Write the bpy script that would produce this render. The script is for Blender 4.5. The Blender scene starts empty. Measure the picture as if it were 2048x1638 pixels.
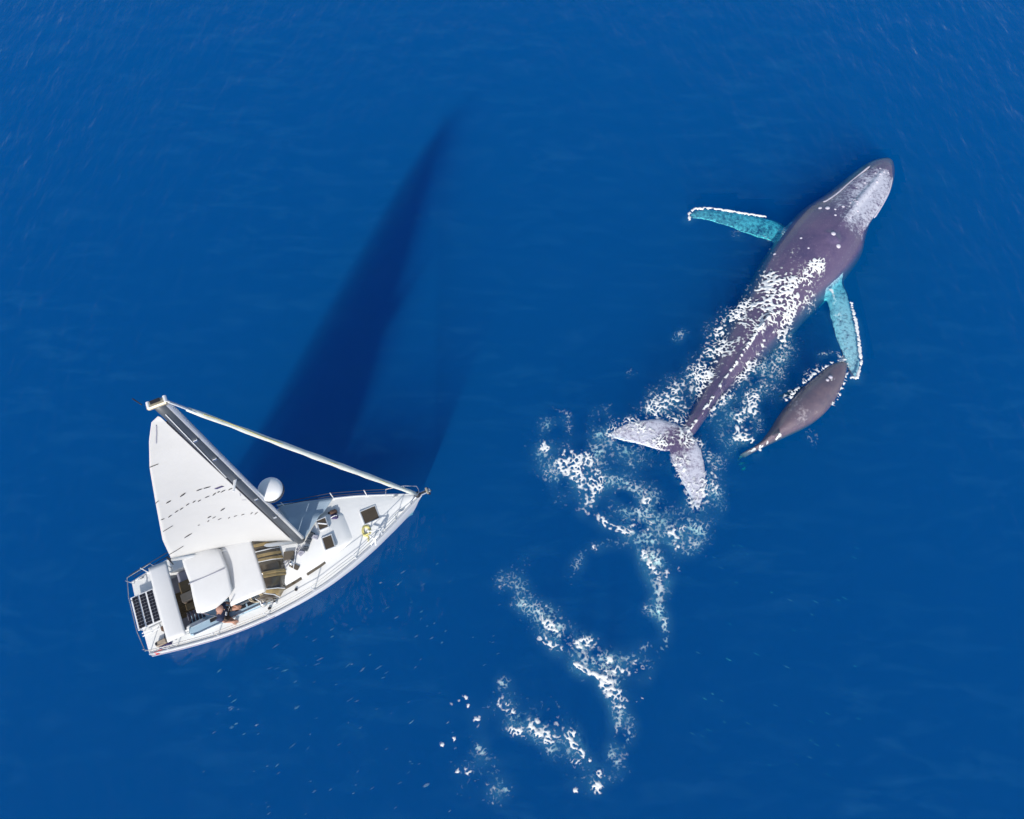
import bpy, bmesh, math, random
from mathutils import Vector, Matrix, noise
from mathutils.bvhtree import BVHTree

random.seed(7)
scene = bpy.context.scene
COL = scene.collection
R = math.radians

# ------------------------------------------------------------------ camera
F_PX, CAM_H = 1500.0, 26.5
TILT = math.atan(674.0 / F_PX)
cam_data = bpy.data.cameras.new('camera')
cam_data.sensor_width = 36.0
cam_data.lens = F_PX / 2048.0 * 36.0
cam_data.clip_start = 0.5
cam_data.clip_end = 4000.0
cam = bpy.data.objects.new('camera', cam_data)
cam.location = (0, 0, CAM_H)
cam.rotation_euler = (TILT, 0, 0)
COL.objects.link(cam)
scene.camera = cam

# ------------------------------------------------------------------ sky, sun, exposure
SUN_EL, SUN_AZ = R(31.8), R(10.6)          # shadows run towards +Y, a little to +X
world = bpy.data.worlds.new('World')
scene.world = world
world.use_nodes = True
wn = world.node_tree.nodes
sky = wn.new('ShaderNodeTexSky')
sky.sky_type = 'NISHITA'
sky.sun_disc = False
sky.sun_elevation = SUN_EL
sky.sun_rotation = math.pi + SUN_AZ
wn['Background'].inputs['Strength'].default_value = 0.15
world.node_tree.links.new(sky.outputs['Color'], wn['Background'].inputs['Color'])
sun_data = bpy.data.lights.new('sun', 'SUN')
sun_data.energy = 4.2
sun_data.angle = R(1.0)
sun_data.color = (1.0, 0.96, 0.90)
sun = bpy.data.objects.new('sun', sun_data)
SUN_DIR = Vector((math.sin(SUN_AZ) * math.cos(SUN_EL), math.cos(SUN_AZ) * math.cos(SUN_EL), -math.sin(SUN_EL)))
sun.rotation_euler = SUN_DIR.to_track_quat('-Z', 'Y').to_euler()
sun.location = (-10, -40, 40)
COL.objects.link(sun)
vs = scene.view_settings
vs.view_transform = 'Standard'
vs.look = 'None'
vs.exposure = 0.0
vs.gamma = 1.0
vs.use_curve_mapping = False
cy = scene.cycles
cy.use_denoising = True
cy.max_bounces = 8
cy.volume_bounces = 4
cy.transparent_max_bounces = 16
cy.sample_clamp_indirect = 8.0

# ------------------------------------------------------------------ geometry helpers
CR = Vector((1, 0, 0)); CU = Vector((0, math.cos(TILT), math.sin(TILT))); CF = Vector((0, math.sin(TILT), -math.cos(TILT)))

def at(px, py, z=0.0):
    """world point at height z that the photograph shows at pixel (px, py)"""
    d = CF * F_PX + CR * (px - 1024) - CU * (py - 819)
    return Vector((0, 0, CAM_H)) + d * ((CAM_H - z) / -d.z)

def tag(o, label=None, cat=None, group=None, kind=None):
    if label: o['label'] = label
    if cat: o['category'] = cat
    if group: o['group'] = group
    if kind: o['kind'] = kind
    return o

def mesh_obj(name, verts, faces, mat, parent=None, smooth=False):
    me = bpy.data.meshes.new(name)
    me.from_pydata([tuple(v) for v in verts], [], faces)
    me.update()
    if smooth:
        me.polygons.foreach_set('use_smooth', [True] * len(me.polygons))
    if mat: me.materials.append(mat)
    o = bpy.data.objects.new(name, me)
    COL.objects.link(o)
    o.parent = parent
    return o

class MB:
    """collects shapes for one mesh object"""
    def __init__(s): s.v = []; s.f = []
    def add(s, v, f):
        k = len(s.v); s.v += [Vector(p) for p in v]; s.f += [tuple(i + k for i in q) for q in f]; return s
    def box(s, c, d, rz=0.0, bev=0.0, tilt=None):
        hx, hy, hz = d[0] / 2, d[1] / 2, d[2] / 2
        b = min(bev, hx * .9, hy * .9, hz * .9)
        M = Matrix.Rotation(rz, 3, 'Z')
        if tilt: M = M @ tilt
        if b <= 0:
            vs_ = [(x, y, z) for z in (-hz, hz) for x, y in ((-hx, -hy), (hx, -hy), (hx, hy), (-hx, hy))]
            fs = [(3, 2, 1, 0), (4, 5, 6, 7)] + [(i, (i + 1) % 4, (i + 1) % 4 + 4, i + 4) for i in range(4)]
        else:
            def ring(ax, ay, z):
                return [(-ax + b, -ay, z), (ax - b, -ay, z), (ax, -ay + b, z), (ax, ay - b, z), (ax - b, ay, z), (-ax + b, ay, z), (-ax, ay - b, z), (-ax, -ay + b, z)]
            def inner(z):
                return [(x * (hx - b) / hx if abs(x) == hx else x, y * (hy - b) / hy if abs(y) == hy else y, z) for x, y, _ in ring(hx, hy, z)]
            vs_ = inner(-hz) + ring(hx, hy, -hz + b) + ring(hx, hy, hz - b) + inner(hz)
            fs = [tuple(range(7, -1, -1)), tuple(range(24, 32))]
            for r in range(3):
                fs += [(r * 8 + i, r * 8 + (i + 1) % 8, r * 8 + 8 + (i + 1) % 8, r * 8 + 8 + i) for i in range(8)]
        return s.add([M @ Vector(p) + Vector(c) for p in vs_], fs)
    def tube(s, pts, rad, n=8, cap=True, flat=1.0):
        pts = [Vector(p) for p in pts]
        rads = rad if isinstance(rad, (list, tuple)) else [rad] * len(pts)
        v, f = [], []
        for i, p in enumerate(pts):
            t = (pts[min(i + 1, len(pts) - 1)] - pts[max(i - 1, 0)]).normalized()
            a = Vector((0, 0, 1)) if abs(t.z) < .9 else Vector((1, 0, 0))
            u = t.cross(a).normalized(); w = u.cross(t)
            v += [p + (u * math.cos(q) + w * math.sin(q) * flat) * rads[i] for q in (2 * math.pi * j / n for j in range(n))]
        for i in range(len(pts) - 1):
            f += [(i * n + j, i * n + (j + 1) % n, i * n + n + (j + 1) % n, i * n + n + j) for j in range(n)]
        if cap:
            f += [tuple(range(n - 1, -1, -1)), tuple(range(len(v) - n, len(v)))]
        return s.add(v, f)
    def lathe(s, c, prof, n=20):
        c = Vector(c); v, f = [], []
        for r, z in prof:
            v += [c + Vector((r * math.cos(q), r * math.sin(q), z)) for q in (2 * math.pi * j / n for j in range(n))]
        for i in range(len(prof) - 1):
            f += [(i * n + j, i * n + (j + 1) % n, i * n + n + (j + 1) % n, i * n + n + j) for j in range(n)]
        f += [tuple(range(n - 1, -1, -1)), tuple(range(len(v) - n, len(v)))]
        return s.add(v, f)
    def grid(s, rows, close=False):
        n = len(rows[0]); v = [p for r in rows for p in r]
        f = [(i * n + j, i * n + j + 1, i * n + n + j + 1, i * n + n + j) for i in range(len(rows) - 1) for j in range(n - 1)]
        if close: f += [(i * n + n - 1, i * n, i * n + n, i * n + 2 * n - 1) for i in range(len(rows) - 1)]
        return s.add(v, f)
    def build(s, name, mat, parent=None, smooth=False):
        return mesh_obj(name, s.v, s.f, mat, parent, smooth)

def lerp(a, b, t): return a + (b - a) * t

def interp(x, xs, ys):
    if x <= xs[0]: return ys[0]
    for i in range(len(xs) - 1):
        if x <= xs[i + 1]:
            return lerp(ys[i], ys[i + 1], (x - xs[i]) / (xs[i + 1] - xs[i]))
    return ys[-1]

def resample(pts, n):
    pts = [Vector(p) for p in pts]
    d = [0.0]
    for a, b in zip(pts, pts[1:]): d.append(d[-1] + (b - a).length)
    out = []
    for k in range(n):
        t = d[-1] * k / (n - 1)
        for i in range(len(pts) - 1):
            if t <= d[i + 1] + 1e-9:
                out.append(pts[i].lerp(pts[i + 1], (t - d[i]) / max(d[i + 1] - d[i], 1e-9))); break
        else: out.append(pts[-1])
    return out

def catmull(pts, sub):
    pts = [Vector(p) for p in pts]; out = []
    for i in range(len(pts) - 1):
        p0, p1, p2, p3 = pts[max(i - 1, 0)], pts[i], pts[i + 1], pts[min(i + 2, len(pts) - 1)]
        for k in range(sub):
            t = k / sub
            out.append(0.5 * ((2 * p1) + (p2 - p0) * t + (2 * p0 - 5 * p1 + 4 * p2 - p3) * t * t + (3 * p1 - p0 - 3 * p2 + p3) * t ** 3))
    out.append(pts[-1]); return out

# ------------------------------------------------------------------ materials
def principled(name, color, rough=0.5, metal=0.0, var=0.0, var_scale=3.0, bump=0.0, bump_scale=20.0, coat=0.0, spec=0.5):
    m = bpy.data.materials.new(name); m.use_nodes = True
    nt = m.node_tree; b = nt.nodes['Principled BSDF']
    b.inputs['Base Color'].default_value = (*color, 1)
    b.inputs['Roughness'].default_value = rough
    b.inputs['Metallic'].default_value = metal
    b.inputs['Coat Weight'].default_value = coat
    b.inputs['Specular IOR Level'].default_value = spec
    tc = nt.nodes.new('ShaderNodeTexCoord')
    if var:
        nz = nt.nodes.new('ShaderNodeTexNoise'); nz.inputs['Scale'].default_value = var_scale; nz.inputs['Detail'].default_value = 6
        mx = nt.nodes.new('ShaderNodeMix'); mx.data_type = 'RGBA'
        mx.inputs[6].default_value = (*[c * (1 - var) for c in color], 1)
        mx.inputs[7].default_value = (*[min(1, c * (1 + var)) for c in color], 1)
        nt.links.new(tc.outputs['Object'], nz.inputs['Vector'])
        nt.links.new(nz.outputs['Fac'], mx.inputs[0])
        nt.links.new(mx.outputs[2], b.inputs['Base Color'])
    if bump:
        n2 = nt.nodes.new('ShaderNodeTexNoise'); n2.inputs['Scale'].default_value = bump_scale; n2.inputs['Detail'].default_value = 4
        bp = nt.nodes.new('ShaderNodeBump'); bp.inputs['Strength'].default_value = bump; bp.inputs['Distance'].default_value = 0.02
        nt.links.new(tc.outputs['Object'], n2.inputs['Vector'])
        nt.links.new(n2.outputs['Fac'], bp.inputs['Height'])
        nt.links.new(bp.outputs['Normal'], b.inputs['Normal'])
    return m

M = dict(
    gel=principled('white_gelcoat', (.80, .80, .79), .35, var=.05, var_scale=1.3),
    deck=principled('white_nonskid', (.78, .78, .76), .7, var=.06, var_scale=2.2, bump=.25, bump_scale=60),
    canvas=principled('white_canvas', (.66, .66, .66), .85, var=.04, var_scale=4, bump=.2, bump_scale=15),
    sail=principled('sailcloth', (.49, .49, .49), .8, var=.05, var_scale=1.2, bump=.3, bump_scale=6),
    sailcover=principled('furled_sailcloth', (.66, .68, .62), .85, var=.15, var_scale=6, bump=.3, bump_scale=14),
    mastdark=principled('dark_anodised', (.055, .065, .08), .4, var=.25, var_scale=1.5),
    alu=principled('brushed_aluminium', (.72, .73, .74), .35, .6, var=.08),
    steel=principled('stainless_steel', (.70, .71, .72), .2, .9),
    brass=principled('aged_brass', (.52, .46, .34), .45, .4, var=.3, var_scale=9),
    black=principled('black_plastic', (.02, .02, .025), .5, var=.3),
    smoke=principled('smoked_acrylic', (.075, .058, .038), .12, var=.35, var_scale=5, coat=.4),
    amber=principled('amber_reflection', (.34, .24, .10), .2, var=.4, var_scale=7, coat=.4),
    teak=principled('weathered_teak', (.16, .115, .06), .75, var=.35, var_scale=8),
    tan=principled('tan_locker_lid', (.36, .29, .22), .7, var=.2, var_scale=7),
    slat=principled('dark_slat', (.035, .03, .045), .6, var=.3),
    grey=principled('grey_vinyl', (.30, .30, .36), .7, var=.15),
    blue=principled('pale_blue_cushion', (.36, .50, .60), .8, var=.12, var_scale=4),
    cell=principled('solar_cell', (.018, .016, .02), .15, var=.5, var_scale=12, coat=.6),
    rope=principled('beige_rope', (.50, .42, .30), .9, var=.3, var_scale=20),
    yellow=principled('yellow_rope', (.62, .55, .22), .9, var=.35, var_scale=15),
    navy=principled('navy_cotton', (.022, .032, .075), .9, var=.3, var_scale=8),
    skin=principled('tanned_skin', (.42, .22, .15), .6, var=.1, var_scale=10),
    shorts=principled('dark_shorts', (.10, .075, .06), .9, var=.2),
    white=principled('white_plastic', (.80, .80, .80), .4),
    red=principled('red_cloth', (.55, .03, .03), .8, var=.2),
    bag=principled('purple_bag', (.05, .04, .13), .8, var=.4, var_scale=9),
    bagtop=principled('brown_bag', (.12, .07, .05), .8, var=.4, var_scale=9),
)

def foam_material(name, base):
    m = bpy.data.materials.new(name); m.use_nodes = True
    nt = m.node_tree; b = nt.nodes['Principled BSDF']
    b.inputs['Roughness'].default_value = .9
    tc = nt.nodes.new('ShaderNodeTexCoord'); nz = nt.nodes.new('ShaderNodeTexNoise'); nz.inputs['Scale'].default_value = 5
    rp = nt.nodes.new('ShaderNodeValToRGB')
    rp.color_ramp.elements[0].position = .3; rp.color_ramp.elements[0].color = (*[c * .8 for c in base], 1)
    rp.color_ramp.elements[1].position = .65; rp.color_ramp.elements[1].color = (*base, 1)
    nt.links.new(tc.outputs['Object'], nz.inputs['Vector']); nt.links.new(nz.outputs['Fac'], rp.inputs['Fac'])
    nt.links.new(rp.outputs['Color'], b.inputs['Base Color'])
    av = nt.nodes.new('ShaderNodeAttribute'); av.attribute_name = 'cover'       # thin froth lets the water through
    mr_ = nt.nodes.new('ShaderNodeMapRange'); mr_.inputs['From Min'].default_value = 0; mr_.inputs['From Max'].default_value = .42
    mr_.inputs['To Min'].default_value = .06; mr_.inputs['To Max'].default_value = 1.0
    nt.links.new(av.outputs['Fac'], mr_.inputs['Value']); nt.links.new(mr_.outputs['Result'], b.inputs['Alpha'])
    return m
M['foam'] = foam_material('sea_foam', (.88, .89, .88))
M['milk'] = foam_material('milky_water', (.45, .80, .92))
_n = [n for n in M['milk'].node_tree.nodes if n.type == 'MAP_RANGE'][0]
_n.inputs['From Max'].default_value = .6; _n.inputs['To Min'].default_value = 0; _n.inputs['To Max'].default_value = .13

# the body of the sea: scattering and absorbing water, no surface
m = bpy.data.materials.new('sea_water'); m.use_nodes = True
nt = m.node_tree; nt.nodes.remove(nt.nodes['Principled BSDF'])
sc_ = nt.nodes.new('ShaderNodeVolumeScatter'); ab_ = nt.nodes.new('ShaderNodeVolumeAbsorption'); ad_ = nt.nodes.new('ShaderNodeAddShader')
sc_.inputs['Color'].default_value = (0.0, .335, 1.0, 1); sc_.inputs['Density'].default_value = .125
sc_.inputs['Anisotropy'].default_value = -.05
ab_.inputs['Color'].default_value = (0.0, .911, .9565, 1); ab_.inputs['Density'].default_value = 1.2
nt.links.new(sc_.outputs[0], ad_.inputs[0]); nt.links.new(ab_.outputs[0], ad_.inputs[1])
nt.links.new(ad_.outputs[0], nt.nodes['Material Output'].inputs['Volume'])
M['sea'] = m

# the skin of the sea: clear, with a mirror share by the angle
m = bpy.data.materials.new('sea_skin'); m.use_nodes = True
nt = m.node_tree; nt.nodes.remove(nt.nodes['Principled BSDF'])
tr = nt.nodes.new('ShaderNodeBsdfTransparent'); gl = nt.nodes.new('ShaderNodeBsdfGlossy'); mx = nt.nodes.new('ShaderNodeMixShader')
lw = nt.nodes.new('ShaderNodeLayerWeight'); lw.inputs['Blend'].default_value = .5
pw = nt.nodes.new('ShaderNodeMath'); pw.operation = 'POWER'; pw.inputs[1].default_value = 5
fr = nt.nodes.new('ShaderNodeMath'); fr.operation = 'MULTIPLY_ADD'; fr.inputs[1].default_value = .98; fr.inputs[2].default_value = .02
nt.links.new(lw.outputs['Facing'], pw.inputs[0]); nt.links.new(pw.outputs[0], fr.inputs[0])
gl.inputs['Roughness'].default_value = .08
tc = nt.nodes.new('ShaderNodeTexCoord'); mp = nt.nodes.new('ShaderNodeMapping')
mp.inputs['Rotation'].default_value = (0, 0, R(35)); mp.inputs['Scale'].default_value = (1.0, .4, 1)
n1 = nt.nodes.new('ShaderNodeTexNoise'); n1.inputs['Scale'].default_value = 1.3; n1.inputs['Detail'].default_value = 3
bp = nt.nodes.new('ShaderNodeBump'); bp.inputs['Strength'].default_value = .9; bp.inputs['Distance'].default_value = .2
nt.links.new(tc.outputs['Object'], mp.inputs['Vector']); nt.links.new(mp.outputs['Vector'], n1.inputs['Vector'])
nt.links.new(n1.outputs['Fac'], bp.inputs['Height'])
nt.links.new(bp.outputs['Normal'], gl.inputs['Normal']); nt.links.new(bp.outputs['Normal'], lw.inputs['Normal'])
nt.links.new(fr.outputs[0], mx.inputs[0]); nt.links.new(tr.outputs[0], mx.inputs[1]); nt.links.new(gl.outputs[0], mx.inputs[2])
# faint pale streaks painted in for the light along the ripples
df_ = nt.nodes.new('ShaderNodeBsdfDiffuse'); df_.inputs['Color'].default_value = (.10, .50, .78, 1)
mp2 = nt.nodes.new('ShaderNodeMapping'); mp2.inputs['Rotation'].default_value = (0, 0, R(30)); mp2.inputs['Scale'].default_value = (.30, 1.0, 1)
n2 = nt.nodes.new('ShaderNodeTexNoise'); n2.inputs['Scale'].default_value = 1.5; n2.inputs['Detail'].default_value = 6; n2.inputs['Roughness'].default_value = .62; n2.inputs['Distortion'].default_value = .5
n3 = nt.nodes.new('ShaderNodeTexNoise'); n3.inputs['Scale'].default_value = .12; n3.inputs['Detail'].default_value = 3
r2 = nt.nodes.new('ShaderNodeMapRange'); r2.inputs['From Min'].default_value = .50; r2.inputs['From Max'].default_value = .82; r2.inputs['To Max'].default_value = .06
r3 = nt.nodes.new('ShaderNodeMapRange'); r3.inputs['From Min'].default_value = .38; r3.inputs['From Max'].default_value = .66; r3.inputs['To Min'].default_value = .25
mu = nt.nodes.new('ShaderNodeMath'); mu.operation = 'MULTIPLY'; mx2 = nt.nodes.new('ShaderNodeMixShader')
nt.links.new(tc.outputs['Object'], mp2.inputs['Vector']); nt.links.new(mp2.outputs['Vector'], n2.inputs['Vector']); nt.links.new(tc.outputs['Object'], n3.inputs['Vector'])
nt.links.new(n2.outputs['Fac'], r2.inputs['Value']); nt.links.new(n3.outputs['Fac'], r3.inputs['Value'])
nt.links.new(r2.outputs['Result'], mu.inputs[0]); nt.links.new(r3.outputs['Result'], mu.inputs[1]); nt.links.new(mu.outputs[0], mx2.inputs[0])
nt.links.new(mx.outputs[0], mx2.inputs[1]); nt.links.new(df_.outputs[0], mx2.inputs[2])
nt.links.new(mx2.outputs[0], nt.nodes['Material Output'].inputs['Surface'])
M['skin_of_sea'] = m

# ------------------------------------------------------------------ sea
S = 900.0
mesh_obj('water', [(x, y, z) for z in (-34, 0) for x, y in ((-S, -S), (S, -S), (S, S), (-S, S))],
         [(3, 2, 1, 0), (4, 5, 6, 7), (0, 1, 5, 4), (1, 2, 6, 5), (2, 3, 7, 6), (3, 0, 4, 7)], M['sea'])
tag(bpy.data.objects['water'], 'deep clear blue sea under the boat and the whales', 'sea', kind='structure')
o = mesh_obj('seabed', [(-S, -S, -34.5), (S, -S, -34.5), (S, S, -34.5), (-S, S, -34.5)], [(0, 1, 2, 3)],
             principled('dark_seabed', (.01, .02, .05), .9, var=.4, var_scale=.2))
tag(o, 'dark sea floor far below the blue water', 'sea floor', kind='structure')

# ------------------------------------------------------------------ whales
def loft(mb, stations, nseg=28, sub=4):
    """stations: (left, right, z_top, z_wide, z_bottom, ridge); left/right are world points of the widest line"""
    L = catmull([s[0] for s in stations], sub); Rr = catmull([s[1] for s in stations], sub)
    par = catmull([Vector((s[2], s[3], s[4])) for s in stations], sub)
    rid = catmull([Vector((s[5], 0, 0)) for s in stations], sub)
    rows = []
    for l, r, p, q in zip(L, Rr, par, rid):
        c = (l + r) / 2; w = (r - l) / 2; row = []
        for k in range(nseg):
            a = 2 * math.pi * k / nseg; ca, sa = math.cos(a), math.sin(a)
            if sa >= 0:
                e = 1.0 + q.x            # ridge sharpens the back into a keel
                z = p.y + (p.x - p.y) * (sa ** e)
            else:
                z = p.y + (p.z - p.y) * (abs(sa) ** .8)
            row.append(Vector((c.x + w.x * ca, c.y + w.y * ca, z)))
        rows.append(row)
    mb.grid(rows, close=True)
    n = nseg; k = len(mb.v) - n
    mb.f += [tuple(range(k, k + n)), tuple(range(len(mb.v) - len(rows) * n + n - 1, len(mb.v) - len(rows) * n - 1, -1))]
    return [((l + r) / 2) for l, r in zip(L, Rr)], [((r - l) / 2).length for l, r in zip(L, Rr)]

def blade(mb, lead, trail, thick, n=22, m_=8):
    """a flipper or fluke lobe between a leading and a trailing edge (world points)"""
    A = resample(lead, n); B = resample(trail, n); rows = []
    for i in range(n):
        row = []; t = thick * (1 - .75 * i / (n - 1))
        ch = (B[i] - A[i]).length
        t = min(t, ch * .35)
        for k in range(2 * m_):
            u = k / m_ if k <= m_ else (2 * m_ - k) / m_
            prof = (1 - (2 * u - .8) ** 2 / 1.44) if u > .4 else (1 - (2 * u - .8) ** 2 / .64)
            prof = max(prof, 0) ** .5
            p = A[i].lerp(B[i], u); p = p + Vector((0, 0, prof * t * (.5 if k <= m_ else -.5)))
            row.append(p)
        rows.append(row)
    k0 = len(mb.v)
    mb.grid(rows, close=True)
    w = 2 * m_
    mb.f += [tuple(range(k0 + w - 1, k0 - 1, -1)), tuple(range(k0 + (n - 1) * w, k0 + n * w))]

def remeshed(name, mb, voxel, smooth=4):
    me = bpy.data.meshes.new(name); me.from_pydata([tuple(v) for v in mb.v], [], mb.f); me.update()
    ob = bpy.data.objects.new(name + '_source', me); COL.objects.link(ob)
    bm = bmesh.new(); bm.from_mesh(me); bmesh.ops.recalc_face_normals(bm, faces=bm.faces); bm.to_mesh(me); bm.free()
    md = ob.modifiers.new('r', 'REMESH'); md.mode = 'VOXEL'; md.voxel_size = voxel
    sm = ob.modifiers.new('s', 'SMOOTH'); sm.iterations = smooth; sm.factor = .5
    dg = bpy.context.evaluated_depsgraph_get()
    out = bpy.data.meshes.new_from_object(ob.evaluated_get(dg)); out.name = name
    bpy.data.objects.remove(ob, do_unlink=True); bpy.data.meshes.remove(me)
    out.polygons.foreach_set('use_smooth', [True] * len(out.polygons))
    return out

def whale_material(name, dark, light, mottle_scale):
    m = bpy.data.materials.new(name); m.use_nodes = True
    nt = m.node_tree; N = nt.nodes; L = nt.links; b = N['Principled BSDF']
    tc = N.new('ShaderNodeTexCoord')
    def noise_(scale, detail=6, rough=.6):
        n = N.new('ShaderNodeTexNoise'); n.inputs['Scale'].default_value = scale; n.inputs['Detail'].default_value = detail
        n.inputs['Roughness'].default_value = rough; L.new(tc.outputs['Object'], n.inputs['Vector']); return n
    nb = noise_(.55, 9, .68); rb = N.new('ShaderNodeValToRGB')
    rb.color_ramp.elements[0].position = .28; rb.color_ramp.elements[0].color = (dark[0] * .42, dark[1] * .55, dark[2] * .72, 1)
    rb.color_ramp.elements[1].position = .74; rb.color_ramp.elements[1].color = (dark[0] * 1.35, dark[1] * 1.35, dark[2] * 1.12, 1)
    e_ = rb.color_ramp.elements.new(.5); e_.color = (*dark, 1)
    L.new(nb.outputs['Fac'], rb.inputs['Fac'])
    at_ = N.new('ShaderNodeAttribute'); at_.attribute_name = 'pale'
    n_a = noise_(mottle_scale, 8, .7); n_b = noise_(mottle_scale * .28, 4, .6)
    nm = N.new('ShaderNodeMix'); nm.inputs[0].default_value = .30; L.new(n_a.outputs['Fac'], nm.inputs[2]); L.new(n_b.outputs['Fac'], nm.inputs[3])
    ad = N.new('ShaderNodeMath'); ad.operation = 'ADD'
    L.new(at_.outputs['Fac'], ad.inputs[0]); L.new(nm.outputs[0], ad.inputs[1])
    rm = N.new('ShaderNodeValToRGB'); rm.color_ramp.elements[0].position = .98; rm.color_ramp.elements[1].position = 1.0
    sub = N.new('ShaderNodeMapRange'); sub.inputs['From Min'].default_value = .93; sub.inputs['From Max'].default_value = 1.10
    L.new(ad.outputs[0], sub.inputs['Value'])
    mx = N.new('ShaderNodeMix'); mx.data_type = 'RGBA'
    mx.inputs[7].default_value = (*light, 1)
    L.new(sub.outputs['Result'], mx.inputs[0]); L.new(rb.outputs['Color'], mx.inputs[6])
    # fine scratches and spots
    ns = noise_(26, 2, .5); rs = N.new('ShaderNodeMapRange'); rs.inputs['From Min'].default_value = .66; rs.inputs['From Max'].default_value = .74
    rs.inputs['To Max'].default_value = .45
    L.new(ns.outputs['Fac'], rs.inputs['Value'])
    m2 = N.new('ShaderNodeMix'); m2.data_type = 'RGBA'; m2.inputs[7].default_value = (*[c * .8 for c in light], 1)
    L.new(rs.outputs['Result'], m2.inputs[0]); L.new(mx.outputs[2], m2.inputs[6])
    L.new(m2.outputs[2], b.inputs['Base Color'])
    b.inputs['Roughness'].default_value = .30
    b.inputs['Coat Weight'].default_value = .35; b.inputs['Coat Roughness'].default_value = .22
    b.inputs['Specular IOR Level'].default_value = .6
    nbp = noise_(5, 5); bp = N.new('ShaderNodeBump'); bp.inputs['Strength'].default_value = .35; bp.inputs['Distance'].default_value = .06
    L.new(nbp.outputs['Fac'], bp.inputs['Height']); L.new(bp.outputs['Normal'], b.inputs['Normal'])
    return m
M['whale'] = whale_material('whale_skin', (.115, .085, .165), (.62, .62, .70), 8.0)
M['calf'] = whale_material('calf_skin', (.165, .125, .155), (.48, .43, .45), 5.0)
M['tubercle'] = principled('pale_barnacle', (.55, .52, .60), .7, var=.3, var_scale=12)

def P2(pts, z):
    if isinstance(z, (int, float)): z = [z] * len(pts)
    return [at(p[0], p[1], zz) for p, zz in zip(pts, z)]

# --- the mother
mb = MB()
# left px, right px, z_top, z_wide, z_bottom, ridge
stn = [((1772, 316), (1786, 324), -.12, -.25, -.45, 0), ((1744, 322), (1789, 346), -.02, -.30, -.8, 0), ((1710, 342), (1783, 378), .02, -.35, -1.2, 0),
       ((1676, 370), (1765, 413), .12, -.4, -1.7, 0), ((1640, 398), (1741, 446), .32, -.5, -2.1, 0), ((1600, 425), (1728, 483), .52, -.6, -2.5, 0),
       ((1567, 459), (1720, 516), .62, -.7, -2.7, 0), ((1539, 498), (1700, 546), .58, -.7, -2.8, 0), ((1514, 535), (1674, 579), .44, -.7, -2.8, .1),
       ((1495, 574), (1640, 610), .34, -.65, -2.6, .2), ((1470, 614), (1604, 648), .30, -.6, -2.3, .4), ((1447, 656), (1562, 690), .29, -.5, -1.9, .7),
       ((1430, 701), (1515, 732), .27, -.4, -1.5, 1.0), ((1413, 747), (1473, 772), .24, -.3, -1.2, 1.2), ((1397, 787), (1438, 805), .19, -.22, -.9, 1.2),
       ((1381, 823), (1411, 839), .13, -.15, -.6, 1.0), ((1365, 850), (1391, 866), .06, -.1, -.4, .6), ((1345, 874), (1370, 892), .0, -.08, -.24, .2)]
axis, halfw = loft(mb, [(at(*a, w), at(*b_, w), t, w, bo, r) for a, b_, t, w, bo, r in stn])
# upper jaw: a narrower plate lying on the lower jaw, its lip standing proud
ros = [((1768, 322), (1785, 331), -.02, -.1, -.3, 0), ((1744, 334), (1786, 354), .10, -.02, -.35, 0), ((1714, 354), (1778, 386), .18, .03, -.4, 0), ((1688, 376), (1762, 414), .25, .06, -.4, 0),
       ((1662, 396), (1742, 443), .36, .10, -.4, 0), ((1640, 414), (1724, 470), .44, .1, -.4, 0), ((1628, 432), (1705, 480), .46, .1, -.4, 0)]
loft(mb, [(at(*a, w), at(*b_, w), t, w, bo, r) for a, b_, t, w, bo, r in ros], nseg=20)
# middle ridge of the rostrum and the blowhole hump
mb.tube([at(1776, 330, .04), at(1748, 366, .2), at(1716, 404, .34), at(1682, 446, .5), at(1660, 475, .58)], [.05, .12, .16, .2, .1], 10, flat=.7)
mb.tube([at(1676, 455, .45), at(1662, 474, .52), at(1648, 492, .45)], [.15, .42, .15], 12, flat=.45)
# dorsal fin
df = [at(1552, 612, .28), at(1536, 634, .52), at(1524, 652, .60), at(1522, 656, .30)]
for k in range(6):
    mb.tube([df[0].lerp(df[3], k / 5) - Vector((0, 0, .3)), df[1].lerp(df[2], k / 5) - Vector((0, 0, .02))], [.16, .05], 8)
# back keel
mb.tube([at(1520, 655, .27), at(1480, 712, .27), at(1440, 772, .22), at(1400, 832, .14), at(1370, 870, .05)], [.07, .08, .08, .07, .04], 8)
# flippers: knobbly leading edge
def knob(pts, amp, freq):
    q = resample(pts, 26); out = []
    for i, p in enumerate(q):
        t = (q[min(i + 1, 25)] - q[max(i - 1, 0)]).normalized(); n = Vector((t.y, -t.x, 0))
        out.append(p + n * amp * abs(math.sin(i * freq)))
    return out
FL_L = ([(1585, 455), (1545, 436), (1505, 427), (1460, 420), (1410, 415), (1386, 419), (1377, 428)], [(1560, 500), (1546, 484), (1505, 473), (1465, 457), (1420, 442), (1386, 438), (1378, 433)])
FL_R = ([(1680, 548), (1694, 590), (1703, 625), (1713, 665), (1719, 705), (1717, 738), (1708, 758)], [(1640, 575), (1655, 610), (1661, 640), (1672, 682), (1687, 722), (1697, 748), (1705, 758)])
blade(mb, knob(P2(FL_L[0], [-.95, -.78, -.72, -.66, -.58, -.5, -.45]), -.09, .8), P2(FL_L[1], [-.9, -.66, -.58, -.52, -.48, -.45, -.43]), .34)
blade(mb, knob(P2(FL_R[0], [-.75, -.42, -.34, -.29, -.26, -.25, -.25]), -.09, .8), P2(FL_R[1], [-.75, -.44, -.36, -.31, -.27, -.25, -.25]), .34)
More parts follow.
